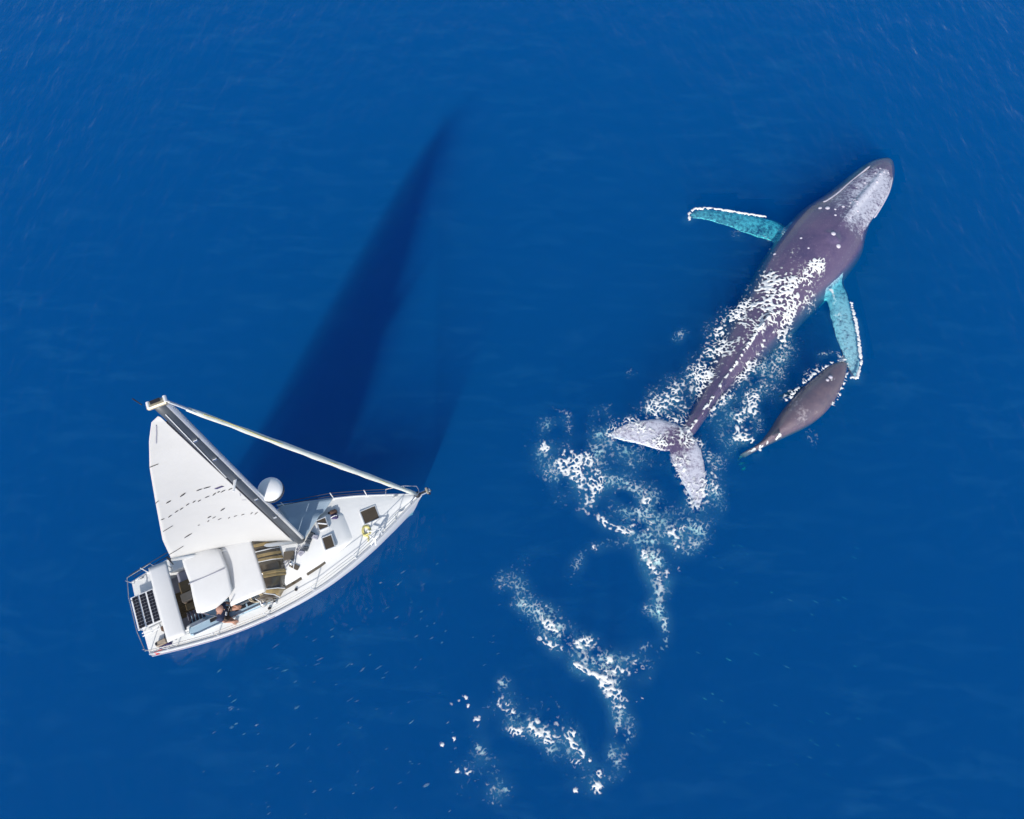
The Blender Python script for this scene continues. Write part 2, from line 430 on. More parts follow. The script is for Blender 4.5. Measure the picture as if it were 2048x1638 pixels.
# flukes
LOBE_L = ([(1384, 866), (1352, 846), (1318, 836), (1282, 838), (1248, 846), (1226, 858), (1217, 868)], [(1346, 900), (1328, 906), (1300, 899), (1270, 889), (1246, 883), (1228, 877), (1219, 872)])
LOBE_R = ([(1352, 862), (1388, 872), (1404, 900), (1413, 940), (1415, 972), (1406, 1002), (1396, 1021)], [(1342, 894), (1338, 910), (1346, 936), (1360, 962), (1374, 986), (1386, 1008), (1393, 1020)])
blade(mb, P2(LOBE_L[0], [0, .0, .0, -.02, -.03, -.04, -.05]), P2(LOBE_L[1], [-.02, -.03, -.03, -.04, -.05, -.05, -.05]), .26)
blade(mb, P2(LOBE_R[0], [0, .0, .0, -.02, -.03, -.04, -.05]), P2(LOBE_R[1], [-.02, -.03, -.03, -.04, -.05, -.05, -.05]), .26)
mother_me = remeshed('humpback_whale', mb, .055, 3)

def inside_poly(p, poly):
    c = False; j = len(poly) - 1
    for i in range(len(poly)):
        a, b_ = poly[i], poly[j]
        if (a.y > p.y) != (b_.y > p.y) and p.x < (b_.x - a.x) * (p.y - a.y) / (b_.y - a.y) + a.x: c = not c
        j = i
    return c
polyL = P2(FL_L[0] + FL_L[1][::-1], -.5); polyR = P2(FL_R[0] + FL_R[1][::-1], -.4)
polyT = P2([(1376, 858), (1352, 842), (1318, 832), (1282, 834), (1248, 842), (1224, 854), (1212, 868), (1228, 881), (1270, 893), (1300, 903), (1330, 912), (1336, 914), (1346, 940), (1374, 990), (1394, 1025), (1418, 1000), (1418, 940), (1406, 892)], -.02)
HEAD0, HEAD1 = at(1780, 322, .1), at(1668, 462, .4)
hax = (HEAD1 - HEAD0); hax.z = 0; HL = hax.length; hax /= HL
hside = Vector((hax.y, -hax.x, 0))
def set_pale(me, fn):
    a = me.attributes.new('pale', 'FLOAT', 'POINT')
    a.data.foreach_set('value', [fn(v.co) for v in me.vertices])
def pale_mother(p):
    d = p - HEAD0; u = d.dot(hax) / HL; s = d.dot(hside)
    w = 0.0
    if u < 1.12 and p.z > -.35:
        # upper jaw mottled white, bare dark snout, fading out behind the blowholes
        core = interp(u, [-.1, .05, .14, .3, .62, .85, 1.12], [.08, .18, .43, .50, .48, .40, .10])
        edge = max(0.0, 1 - abs(s) / (interp(u, [0, .3, 1], [.7, 1.5, 2.1])))
        side = -.10 * max(0, -s if True else 0)
        w = core * (.45 + .75 * edge ** .5)
        w += .06 if s < 0 else -.06 * u
        if p.z < .0: w *= .5
    if inside_poly(p, polyL) or inside_poly(p, polyR):
        if p.z < -.1: w = .52 if inside_poly(p, polyL) else .575
    if p.z < .12 and inside_poly(p, polyT): w = .58 - .3 * max(0, 1 - (p - at(1352, 888, 0)).length / .8)
    return w
set_pale(mother_me, pale_mother)
mother_me.materials.append(M['whale'])
mother = bpy.data.objects.new('humpback_whale', mother_me); COL.objects.link(mother)
tag(mother, 'large grey-violet humpback whale with white-mottled snout and turquoise flippers under water', 'whale', 'humpback whales swimming together')
bvh_m = BVHTree.FromPolygons([v.co for v in mother_me.vertices], [tuple(p.vertices) for p in mother_me.polygons])

# --- the calf
mb = MB()
cst = [((1684, 722), (1694, 728), .06, -.02, -.2, 0), ((1662, 730), (1692, 746), .2, -.05, -.5, 0), ((1636, 749), (1684, 772), .3, -.12, -.7, 0), ((1604, 776), (1670, 800), .42, -.15, -.9, 0),
       ((1578, 804), (1650, 826), .46, -.18, -1.0, 0), ((1556, 832), (1622, 848), .42, -.18, -1.0, .1), ((1540, 858), (1583, 867), .34, -.16, -.8, .4), ((1524, 879), (1549, 883), .24, -.14, -.6, .8),
       ((1508, 893), (1523, 896), .12, -.12, -.45, .8), ((1490, 902), (1503, 907), .0, -.2, -.4, .4), ((1478, 910), (1490, 915), -.25, -.4, -.55, 0)]
loft(mb, [(at(*a, w), at(*b_, w), t, w, bo, r) for a, b_, t, w, bo, r in cst])
mb.tube([at(1560, 866, .36), at(1545, 872, .46), at(1536, 876, .3)], [.06, .1, .04], 8)
mb.tube([at(1680, 738, .1), at(1664, 754, .27), at(1650, 766, .36)], [.05, .1, .05], 8, flat=.7)
blade(mb, P2([(1488, 905), (1472, 898), (1458, 900), (1452, 908)], [-.6, -1.3, -1.7, -1.9]), P2([(1482, 922), (1472, 916), (1462, 912), (1453, 911)], [-.65, -1.35, -1.7, -1.9]), .14)
blade(mb, P2([(1492, 908), (1498, 922), (1496, 938), (1488, 946)], [-.6, -1.3, -1.7, -1.9]), P2([(1474, 914), (1472, 926), (1476, 938), (1485, 947)], [-.65, -1.35, -1.7, -1.9]), .14)
blade(mb, P2([(1612, 770), (1582, 778), (1556, 792)], [-.5, -.9, -1.3]), P2([(1592, 796), (1570, 796), (1554, 796)], [-.5, -.95, -1.3]), .16)
blade(mb, P2([(1652, 795), (1654, 818), (1646, 838)], [-.6, -1.1, -1.5]), P2([(1632, 815), (1640, 832), (1643, 840)], [-.6, -1.15, -1.5]), .16)
calf_me = remeshed('humpback_calf', mb, .045, 3)
c0 = at(1600, 800, .4)
set_pale(calf_me, lambda p: .22 + .22 * max(0, 1 - (p - at(1605, 822, .4)).length / 1.6) if p.z > .05 else 0.0)
calf_me.materials.append(M['calf'])
calf = bpy.data.objects.new('humpback_calf', calf_me); COL.objects.link(calf)
tag(calf, 'small brownish-grey whale calf swimming at the flipper tip of the big whale', 'whale', 'humpback whales swimming together')
bvh_c = BVHTree.FromPolygons([v.co for v in calf_me.vertices], [tuple(p.vertices) for p in calf_me.polygons])
EYE = Vector((0, 0, CAM_H))
def on_surface(px, py, z=0.0):
    """the point on a whale's wet back, or else on the sea, that lies at this pixel; and whether it is a whale"""
    p = at(px, py, z); d = (p - EYE).normalized()
    best, nb, who = None, Vector((0, 0, 1)), None
    for w, bv in (('m', bvh_m), ('c', bvh_c)):
        h = bv.ray_cast(EYE, d)
        if h[0] is not None and h[0].z > z - .02 and (best is None or h[0].z > best.z): best, nb, who = h[0], h[1], w
    return (best, nb, who) if best is not None else (p, Vector((0, 0, 1)), None)

# tubercles and barnacles standing on the skin
def bump_mesh(name, n=8):
    v, f = [], []
    for r, z in ((1, -.3), (.95, .1), (.6, .55)):
        v += [(r * math.cos(2 * math.pi * j / n), r * math.sin(2 * math.pi * j / n), z) for j in range(n)]
    v.append((0, 0, .7))
    for i in range(2): f += [(i * n + j, i * n + (j + 1) % n, i * n + n + (j + 1) % n, i * n + n + j) for j in range(n)]
    f += [(2 * n + j, 2 * n + (j + 1) % n, 3 * n) for j in range(n)]
    me = bpy.data.meshes.new(name); me.from_pydata(v, [], f); me.polygons.foreach_set('use_smooth', [True] * len(f)); me.materials.append(M['tubercle']); return me
for pts in ([(1741, 331), (1718, 350), (1696, 368), (1674, 387), (1654, 401), (1646, 404)], [(1785, 352), (1778, 382), (1764, 410), (1748, 436)]):
    q_ = [on_surface(*p_)[0] + Vector((0, 0, .0)) for p_ in pts]
    mm = MB(); mm.tube(catmull(q_, 4), [.012] + [.045] * (len(pts) * 4 - 5) + [.012], 8, flat=.8); mm.build('lip', M['tubercle'], mother, True)
bmsh = bump_mesh('tubercle')
tub = [(1667, 467, .11), (1677, 492, .11), (1655, 416, .11), (1640, 416, .09), (1617, 496, .05), (1602, 476, .06), (1549, 508, .07), (1541, 520, .06)]
for k in range(22):
    t = random.random(); a = Vector((1775, 335, 0)).lerp(Vector((1668, 452, 0)), t)
    s = random.uniform(-1, 1) * (10 + 30 * t)
    tub.append((a.x + s * .78 , a.y + s * .55, random.uniform(.035, .075)))
for px, py, r in tub:
    p, nrm, who = on_surface(px, py, 0)
    if who != 'm': continue
    o = bpy.data.objects.new('tubercle', bmsh); COL.objects.link(o); o.parent = mother
    o.matrix_local = Matrix.Translation(p) @ nrm.to_track_quat('Z', 'Y').to_matrix().to_4x4() @ Matrix.Diagonal((r, r, r * .8, 1))
for px, py, r in ((1661, 754, .09), (1655, 760, .07)):
    p, nrm, who = on_surface(px, py, 0)
    if who == 'c':
        o = bpy.data.objects.new('tubercle', bmsh); COL.objects.link(o); o.parent = calf
        o.matrix_local = Matrix.Translation(p) @ nrm.to_track_quat('Z', 'Y').to_matrix().to_4x4() @ Matrix.Diagonal((r, r, r * .8, 1))

# ------------------------------------------------------------------ skin of the sea (waves), open where the whales lie in it
def whale_under(x, y, pad):
    for dx, dy in ((0, 0), (pad, 0), (-pad, 0), (0, pad), (0, -pad)):
        for bv in (bvh_m, bvh_c):
            h = bv.ray_cast(Vector((x + dx, y + dy, 6)), Vector((0, 0, -1)))
            if h[0] is not None and h[0].z > -1.0: return True
    return False
def wave(x, y):
    return (.05 * noise.noise(Vector((x * .16 + y * .10, y * .20, 1.0))) + .035 * noise.noise(Vector((x * .45 + y * .3, y * .6 - x * .25, 5.0)))
            + .02 * noise.noise(Vector((x * 1.1 + y * .7, y * 1.3 - x * .6, 9.0))))
xs = [-S, -250, -90, -45] + [-38 + .32 * i for i in range(238)] + [45, 90, 250, S]
ys = [-S, -250, -60, -12] + [-7 + .32 * i for i in range(178)] + [60, 120, 300, S]
vid, vv = {}, []
for j, y in enumerate(ys):
    for i, x in enumerate(xs):
        inner = -38 <= x <= 38.2 and -7 <= y <= 50
        vv.append((x, y, .015 + (wave(x, y) if inner else 0)))
ff = []
nx = len(xs)
pm = [v.co for v in mother_me.vertices] + [v.co for v in calf_me.vertices]
bx0, bx1, by0, by1 = min(p.x for p in pm) - 1, max(p.x for p in pm) + 1, min(p.y for p in pm) - 1, max(p.y for p in pm) + 1
for j in range(len(ys) - 1):
    for i in range(nx - 1):
        cx, cyy = (xs[i] + xs[i + 1]) / 2, (ys[j] + ys[j + 1]) / 2
        if bx0 < cx < bx1 and by0 < cyy < by1 and whale_under(cx, cyy, .34): continue
        ff.append((j * nx + i, j * nx + i + 1, j * nx + nx + i + 1, j * nx + nx + i))
o = mesh_obj('water_surface', vv, ff, M['skin_of_sea'], smooth=True)
tag(o, 'gently rippled glossy surface of the blue sea', 'sea', kind='structure')

# ------------------------------------------------------------------ sailing boat
B0 = Vector((-12.3297, 3.9000, 0.0)); HDG = math.atan2(.41689, .90896)
boat = bpy.data.objects.new('sailboat', None); COL.objects.link(boat)
boat.location = B0; boat.rotation_euler = (0, 0, HDG)
tag(boat, 'white sloop with raised mainsail, furled jib and solar panel on the stern', 'sailboat')
HD = Vector((math.cos(HDG), math.sin(HDG), 0)); PT = Vector((-HD.y, HD.x, 0))
def loc(px, py, z):
    p = at(px, py, z) - B0
    return Vector((p.dot(HD), p.dot(PT), z))

LOA = 10.06
BX = [0, .3, 1, 2, 3, 4, 5, 6, 7, 8, 9, 9.7, LOA]
BY = [1.30, 1.36, 1.50, 1.66, 1.75, 1.77, 1.70, 1.55, 1.28, .93, .50, .18, .03]
def hb(x): return interp(x, BX, BY)
def sheer(x): return .95 + .28 * max(0, (x - 1.5) / 8.5) ** 1.6
hx = [LOA * (k / 40) for k in range(41)]
def smooth_hb(x): return (hb(x - .25) + hb(x) * 2 + hb(x + .25)) / 4 if .3 < x < LOA - .3 else hb(x)
mbh = MB(); rows = []
for x in hx:
    b_, z = smooth_hb(x), sheer(x)
    rk = .55 * (x / LOA) ** 6            # raked stem
    half = [(b_, z, 0), (b_ * 1.0, z - .12, 0), (b_ * .985, z - .4, .25), (b_ * .93, .25, .6), (b_ * .82, -.05, .8), (b_ * .5, -.38, 1), (b_ * .08, -.55, 1)]
    row = [Vector((x - rk * q, y, zz)) for y, zz, q in half] + [Vector((x - rk * q, -y, zz)) for y, zz, q in reversed(half)]
    rows.append(row)
mbh.grid(rows)
n = len(rows[0]); mbh.f.append(tuple(range(n)))
hull = mbh.build('hull', M['gel'], boat, True)
# keel and rudder below the water
mbk = MB(); mbk.box((5.2, 0, -1.05), (1.9, .22, 1.2), bev=.1); mbk.build('keel', M['gel'], boat)
mbk = MB(); mbk.box((.5, 0, -.75), (.5, .1, 1.0), bev=.04); mbk.build('rudder', M['gel'], boat)

# deck, open over the cockpit
def cin(x): return 1.02 if 1.0 < x < 3.95 else 0.0
dx_ = sorted(set([round(LOA * k / 40, 4) for k in range(41)] + [1.0001, 3.9499, .9999, 3.9501]))
mbd = MB()
for s in (1, -1):
    rows = []
    for x in dx_:
        b_, z = smooth_hb(x) - .01, sheer(x) + .012
        c = min(cin(x), b_ - .1) if cin(x) else 0
        rows.append([Vector((x, s * lerp(c, b_, t), z + .06 * (1 - (lerp(c, b_, t) / max(b_, .1)) ** 2))) for t in (0, .25, .5, .75, 1)])
    mbd.grid(rows if s < 0 else [r[::-1] for r in rows])
mbd.build('deck', M['deck'], boat, False)
for s, nm in ((1, 'port'), (-1, 'starboard')):
    mt = MB(); mt.tube([(x, s * (smooth_hb(x) - .025), sheer(x) + .035) for x in hx], .028, 6)
    mt.build('toe_rail', M['alu'], boat)
    mt = MB(); mt.tube([(x, s * (smooth_hb(x) + .012), sheer(x) - .16) for x in hx if x < 4.2], .03, 6)
    mt.build('rubbing_strake', M['grey'], boat)

# cockpit well
mc = MB()
mc.box((2.475, 0, .42), (2.95, 2.04, .06)); mc.build('cockpit_floor', M['grey'], boat)
for s in (1, -1):
    mc = MB(); mc.box((2.475, s * 1.045, .72), (2.95, .05, .62), bev=.015); mc.build('cockpit_side', M['gel'], boat)
mc = MB(); mc.box((3.975, 0, .72), (.05, 2.04, .62)); mc.build('cockpit_bulkhead', M['gel'], boat)
mc = MB(); mc.box((.975, 0, .72), (.05, 2.04, .62)); mc.build('cockpit_bulkhead', M['gel'], boat)
for k in range(12):
    mc = MB(); mc.box((2.475, -.42 + k * .0764, .47), (2.85, .062, .03)); mc.build('plank', M['teak'], boat)
for s in (1, -1):
    mc = MB(); mc.box((2.6, s * .78, .76), (2.4, .44, .14), bev=.03); mc.build('bench', M['blue'] if s < 0 else M['grey'], boat)
# coaming strip outside of the starboard bench with locker slots
mc = MB(); mc.box((2.75, -1.17, 1.04), (2.7, .30, .12), rz=-.015, bev=.03); cm = mc.build('coaming', M['blue'], boat)
mc = MB(); mc.box((2.75, 1.17, 1.04), (2.7, .30, .12), rz=.015, bev=.03); mc.build('coaming', M['gel'], boat)
for x, w_ in ((2.28, .34), (3.14, .36), (3.55, .34), (3.86, .16)):
    mc = MB(); mc.box((x, -1.11, 1.102), (w_, .12, .012)); mc.build('slot', M['black'], cm)
for y in (-1.30, -1.02):
    mc = MB(); mc.tube([(1.5, y - .02, 1.10), (2.8, y, 1.12), (4.0, y + .02, 1.12)], .022, 6); mc.build('grab_rail', M['steel'], boat)
# aft part of the cockpit: seat lid, slatted seat, moulded corner with a round vent
mc = MB(); mc.box((1.62, .05, .86), (.5, .30, .22), rz=.03, bev=.03); mc.build('locker_lid', M['tan'], boat)
mc = MB(); mc.box((1.62, .44, .80), (.46, .40, .16), rz=.02, bev=.02); mc.build('cushion', M['teak'], boat)
mc = MB(); mc.box((1.66, -.27, .80), (.5, .26, .12), bev=.03); mc.build('cushion', M['teak'], boat)
st = bpy.data.objects.new('slatted_seat', None); COL.objects.link(st); st.parent = boat
mc = MB(); mc.box((1.66, -.64, .79), (.56, .40, .05)); mc.build('seat_base', M['grey'], st)
for k in range(5):
    mc = MB(); mc.box((1.44 + k * .115, -.64, .84), (.075, .38, .035), bev=.008); mc.build('slat', M['slat'], st)
mc = MB(); mc.box((1.62, -1.06, .96), (.62, .34, .16), rz=.05, bev=.06); cr = mc.build('moulded_corner', M['white'], boat)
mc = MB(); mc.lathe((1.66, -1.08, 1.04), [(.10, -.01), (.10, .02), (.075, .03), (.07, .015)], 16); mc.build('vent_ring', M['steel'], cr)
mc = MB(); mc.lathe((1.66, -1.08, 1.045), [(.065, -.01), (.065, .012)], 16); mc.build('vent_hole', M['black'], cr)
# clutter in the gap between the bimini and the dodger
for x, y, z, d, k in ((3.05, .24, .98, (.34, .26, .14), 'grey'), (3.12, .0, .94, (.30, .20, .10), 'teak'), (3.1, -.25, .92, (.30, .24, .08), 'tan'), (3.08, -.52, .93, (.30, .26, .14), 'teak'), (3.02, -.72, .92, (.28, .12, .1), 'grey')):
    mc = MB(); mc.box((x, y, z - .1), d, rz=random.uniform(-.1, .1), bev=.03); mc.build('cushion', M[k], boat)

# coachroof
mr = MB(); rows = []
for x in [4.0 + 3.4 * k / 20 for k in range(21)]:
    w_ = interp(x, [4.0, 5.0, 6.0, 7.0, 7.4], [1.12, 1.02, .86, .62, .46]); h = interp(x, [4.0, 6.6, 7.2, 7.4], [.34, .26, .14, .02]); z0 = sheer(x)
    rows.append([Vector((x, y * w_, z0 + zz * h)) for y, zz in ((1.1, 0), (1.04, .5), (.95, .85), (.8, 1.0), (.4, 1.12), (0, 1.16), (-.4, 1.12), (-.8, 1.0), (-.95, .85), (-1.04, .5), (-1.1, 0))])
mr.grid(rows); mr.f.append(tuple(range(11)))
mr.build('coachroof', M['deck'], boat, True)
for s in (1, -1):
    for x0, x1 in ((4.5, 5.3), (5.5, 6.2)):
        mw = MB(); rr = []
        for k in range(5):
            x = lerp(x0, x1, k / 4); w_ = interp(x, [4.0, 5.0, 6.0, 7.0, 7.4], [1.12, 1.02, .86, .62, .46]); h = interp(x, [4.0, 6.6, 7.2, 7.4], [.34, .26, .14, .02])
            rr.append([Vector((x, s * (1.09 * w_ + .005), sheer(x) + .2 * h)), Vector((x, s * (1.03 * w_ + .01), sheer(x) + .62 * h))])
        mw.grid(rr); mw.build('side_window', M['smoke'], boat)

def hatch(corners, h, mat, bar=False):
    """a deck hatch from four corner points (boat frame): a low frame with a pane"""
    c = sum(corners, Vector()) / 4
    e = (corners[1] - corners[0] + corners[2] - corners[3]) / 2; f_ = (corners[3] - corners[0] + corners[2] - corners[1]) / 2
    rz = math.atan2(e.y, e.x)
    root = bpy.data.objects.new('hatch', None); COL.objects.link(root); root.parent = boat
    lx, ly = e.length, f_.length
    M3 = Matrix.Rotation(rz, 3, 'Z')
    for sx, sy, w_, d_ in ((0, 1, lx + .08, .04), (0, -1, lx + .08, .04), (1, 0, .04, ly), (-1, 0, .04, ly)):
        mm = MB(); mm.box(c + M3 @ Vector((sx * (lx / 2 + .02), sy * (ly / 2 + .02), 0)), (w_, d_, h), rz=rz, bev=.008); mm.build('hatch_frame', M['alu'], root)
    mm = MB(); mm.box(c + Vector((0, 0, .004)), (lx, ly, h * .8), rz=rz, bev=.006); mm.build('pane', mat, root)
    if bar:
        mm = MB(); mm.box(c + Vector((0, 0, h * .5)), (lx * 1.1, .045, .03), rz=rz - .5, bev=.008); mm.build('hatch_bar', M['white'], root)
    return root
dz = sheer(8.1) + .075
hatch([loc(722, 1024, dz), loc(750, 1012, dz), loc(758, 1036, dz), loc(730, 1048, dz)], .06, M['smoke'])
dz = sheer(6.5) + .33
hatch([loc(645, 1076, dz), loc(662, 1071, dz), loc(669, 1092, dz), loc(652, 1100, dz)], .06, M['smoke'])
hatch([loc(634, 1042, dz), loc(650, 1036, dz), loc(656, 1053, dz), loc(640, 1060, dz)], .06, M['smoke'], True)

# mast: dark section with a pale leading edge, masthead box, radome on a bracket
MX, MY = 5.70, .12
mast = MB(); rows = []
for z in [1.1 + (12.62 - 1.1) * k / 14 for k in range(15)]:
    a_, b_ = lerp(.15, .15, z / 12), lerp(.095, .11, z / 12)
    rows.append([Vector((MX + a_ * math.cos(q), MY + b_ * math.sin(q), z)) for q in (2 * math.pi * j / 16 for j in range(16))])
mast.grid(rows, True); mast.f.append(tuple(range(14 * 16, 15 * 16)))
mast = mast.build('mast', M['mastdark'], boat, True)
mm = MB(); mm.tube([(MX + .135, MY - .03, 1.7), (MX + .14, MY - .03, 12.55)], [.06, .062], 10); mm.build('leading_edge', M['alu'], mast)
mm = MB(); mm.box((MX - .165, MY, 7.0), (.05, .05, 9.6)); mm.build('sail_track', M['black'], mast)
mm = MB(); mm.tube([(MX - .02, MY - .125, 12.3), (MX - .12, MY - .11, 8.4)], .011, 6); mm.build('halyard', M['white'], mast)
mm = MB(); mm.box((MX - .02, MY - .04, 12.68), (.42, .17, .10), bev=.03); mh = mm.build('masthead', M['brass'], mast)
for dx2 in (-.18, .16):
    mm = MB(); mm.tube([(MX + dx2, MY - .10, 12.70), (MX + dx2, MY + .05, 12.70)], .04, 10); mm.build('sheave', M['white'], mh)
mm = MB(); mm.box((MX - .02, MY - .02, 12.762), (.2, .08, .02)); mm.build('slot', M['black'], mh)
mm = MB(); mm.tube([(MX - .3, MY + .05, 12.7), (MX - .36, MY + .1, 12.95)], .012, 5); mm.build('antenna', M['black'], mh)
for s in (1, -1):
    mm = MB(); mm.tube([(MX, MY + s * .08, 8.05), (MX - .12, MY + s * .42, 8.12)], [.045, .025], 8, flat=.5); mm.build('spreader', M['white'], mast)
for z in (4.6, 6.4, 9.6, 10.8):
    mm = MB(); mm.box((MX + .02, MY - .12, z), (.1, .05, .09), bev=.01); mm.build('mast_fitting', M['steel'], mast)
rx, ry = loc(541, 979, 6.0).x, loc(541, 979, 6.0).y
rad = MB(); rad.lathe((rx, ry, 5.9), [(.22, 0), (.33, .04), (.355, .1), (.35, .16), (.28, .23), (.12, .26), (.01, .265)], 28)
rd = rad.build('radome', M['white'], mast, True)
mm = MB(); mm.tube([(MX + .1, MY, 5.6), (rx - .05, ry, 5.86)], .04, 8); mm.tube([(MX + .1, MY, 5.86), (rx, ry, 5.88)], .05, 8); mm.build('bracket', M['mastdark'], rd)
mm = MB(); mm.lathe((rx, ry, 5.86), [(.36, 0), (.36, .04)], 28); mm.build('base_plate', M['mastdark'], rd)

# mainsail set in a plane swung to port, with belly
BOOM = .23
def leech_point(px, py):
    best = None
    for k in range(1200):
        z = 1.6 + k * .0095; p = loc(px, py, z); e = abs(p.y - (MY + (MX - p.x) * BOOM))
        if best is None or e < best[0]: best = (e, p)
    return best[1]
lp = [leech_point(*q) for q in ((342, 1116), (325, 1080), (310, 1000), (299, 935), (298, 880), (303, 843), (316, 832))]
lz = [p.z for p in lp]
foot_z = lz[0]
tack = Vector((MX - .2, MY, foot_z - .12)); head_z = lz[-1]
NU, NV = 26, 44
def sail_pt(u, v):
    z = lerp(foot_z, head_z, v)
    le = Vector((interp(z, lz, [p.x for p in lp]), interp(z, lz, [p.y for p in lp]), z))
    lu = Vector((MX - .19, MY, lerp(1.55, head_z - .02, v)))
    ch = (le - lu); d = ch.length
    p = lu + ch * u
    belly = .085 * d * 4 * (u ** .75) * (1 - u ** .75) * (.35 + .65 * math.sin(math.pi * min(1, v * 1.25 + .1)) if v < .8 else .5)
    p.z -= .16 * math.sin(math.pi * u) * max(0, 1 - v * 9)          # the foot droops over the boom
    return p + Vector((0.10, .98, 0)) * belly
ms = MB(); ms.grid([[sail_pt(i / NU, j / NV) for i in range(NU + 1)] for j in range(NV + 1)])
sail = ms.build('mainsail', M['sail'], boat, True)
so = sail.modifiers.new('thick', 'SOLIDIFY'); so.thickness = .008
def on_sail(px, py):
    best = None
    for j in range(0, 89):
        for i in range(0, 53):
            p = sail_pt(i / 52, j / 88); w_ = B0 + HD * p.x + PT * p.y; w_.z = p.z
            v_ = w_ - EYE; d = v_.dot(CF); x = 1024 + F_PX * v_.dot(CR) / d; y = 819 - F_PX * v_.dot(CU) / d
            e = (x - px) ** 2 + (y - py) ** 2
            if best is None or e < best[0]: best = (e, i / 52, j / 88)
    return best[1], best[2]
def sail_strip(name, px0, px1, wpx, mat, round_=False):
    """a flat patch sewn on the starboard face between two pixels"""
    (u0, v0), (u1, v1) = on_sail(*px0), on_sail(*px1)
    a, b_ = sail_pt(u0, v0), sail_pt(u1, v1)
    off = Vector((-.10, -.98, .0)).normalized() * .02
    t = (b_ - a)
    if t.length < .03: t = Vector((-.1, 0, .02))
    nrm = off.normalized(); sd = t.normalized().cross(nrm).normalized() * wpx
    mm = MB(); K = 6; rws = []
    for k in range(K + 1):
        s = k / K; wd = math.sin(math.pi * (.12 + .76 * s)) if round_ else 1
        c = sail_pt(lerp(u0, u1, s), lerp(v0, v1, s)) + off
        rws.append([c - sd * wd, c - sd * wd * .5 + off * .3, c + sd * wd * .5 + off * .3, c + sd * wd])
    mm.grid(rws); return mm.build(name, mat, sail)
for a, b_ in (((299, 935), (316, 925)), ((309, 1005), (318, 1001)), ((324, 1062), (344, 1050)), ((338, 1108), (368, 1090))):
    sail_strip('batten', a, b_, .014, M['black'])
rp = [(327, 1037), (339, 1031), (353, 1022), (362, 1017), (376, 1008), (388, 1003), (398, 1000), (414, 992), (428, 987), (437, 983), (446, 981), (461, 977)]
for k, (x, y) in enumerate(rp): sail_strip('reef_point', (x - 3.5, y + 2), (x + 3.5, y - 2), .022, M['black'], True)
for k, (x, y) in enumerate([(398, 1049), (416, 1041), (427, 1035), (440, 1037), (458, 1035), (470, 1031), (484, 1028), (503, 1026), (512, 1025)]): sail_strip('reef_point', (x - 3, y + 1.6), (x + 3, y - 1.6), .018, M['black'], True)
for a, b_ in (((331, 1005), (341, 1000)), ((360, 992), (371, 986)), ((367, 1075), (383, 1065)), ((414, 1036), (421, 1031)), ((441, 1020), (449, 1016)), ((393, 980), (405, 977)), ((408, 976), (421, 972))):
    sail_strip('reef_cringle', a, b_, .03, M['black'], True)
sail_strip('sail_badge', (430, 977), (446, 972), .05, M['bag'])
for a, b_ in (((312, 850), (312, 884)), ((480, 985), (482, 991)), ((484, 1000), (492, 998))):
    sail_strip('stitched_seam', a, b_, .012, M['grey'])
# boom under the foot
mm = MB(); b1 = Vector((lp[0].x - .05, lp[0].y + .02, foot_z - .16)); mm.tube([(MX - .1, MY, 1.50), b1], [.08, .07], 10); boom = mm.build('boom', M['alu'], boat, True)
mm = MB(); mm.tube([b1 + Vector((.6, -.1, -.05)), (2.2, .2, 1.0)], .012, 6); mm.build('mainsheet', M['rope'], boom)
mm = MB(); mm.tube([b1 + Vector((-.02, 0, -.06)), b1 + Vector((-.02, 0, .2))], .03, 8); mm.tube([b1 + Vector((.02, -.2, .02)), b1 + Vector((-.12, .12, .02))], .02, 6); mm.build('boom_end', M['black'], boom)

# furled jib on the forestay
j0, j1 = Vector((9.86, 0, 1.55)), Vector((MX + .18, MY, 12.45))
mm = MB(); mm.tube([(9.95, 0, 1.2), (MX + .16, MY, 12.6)], .02, 6); mm.build('forestay', M['steel'], boat)
mm = MB(); pts = [j0.lerp(j1, t / 24) for t in range(24)]
mm.tube(pts, [.055 + .03 * math.sin(math.pi * min(1, (t + 2) / 22)) + .008 * math.sin(t * 2.1) for t in range(24)], 12); jib = mm.build('furled_jib', M['sailcover'], boat, True)
mm = MB(); mm.tube([j0.lerp(j1, t / 60) + Vector((.03, -.03 + .02 * math.sin(t * .4), .075)) for t in range(2, 56)], .012, 5); mm.build('sail_edge', M['yellow'], jib)
mm = MB(); mm.lathe((9.93, 0, 1.28), [(.08, 0), (.11, .03), (.11, .1), (.08, .13), (.05, .2)], 14); mm.build('furling_drum', M['black'], boat, True)
mm = MB(); mm.tube([(MX + .2, MY - .1, 12.66), j0.lerp(j1, .93) + Vector((0, -.03, .05))], .016, 6); mm.build('jib_halyard', M['white'], boat)

# bow: anchor roller, pulpit, stanchions, lifelines
mm = MB(); mm.box((10.12, 0, sheer(10) + .06), (.55, .14, .06), bev=.02); ar = mm.build('anchor_roller', M['steel'], boat)
mm = MB(); mm.tube([(9.8, 0, 1.33), (10.3, 0, 1.30), (10.42, 0, 1.18)], [.03, .035, .03], 8); mm.tube([(10.32, -.13, 1.2), (10.38, 0, 1.22), (10.32, .13, 1.2)], .03, 8); mm.build('anchor', M['black'], ar)
mm = MB(); mm.tube([(10.28, -.11, 1.33), (10.28, .11, 1.33)], .04, 8); mm.build('roller', M['brass'], ar)
pul = MB()
for s in (1, -1):
    pul.tube([(8.9, s * (hb(8.9) - .05), 1.2), (9.0, s * (hb(9.0) - .02), 1.8), (9.6, s * .32, 1.86), (10.0, s * .12, 1.86), (10.02, 0, 1.86)], .016, 6)
    pul.tube([(9.6, s * .2, 1.24), (9.6, s * .32, 1.86)], .014, 6)
pul.build('pulpit', M['steel'], boat)
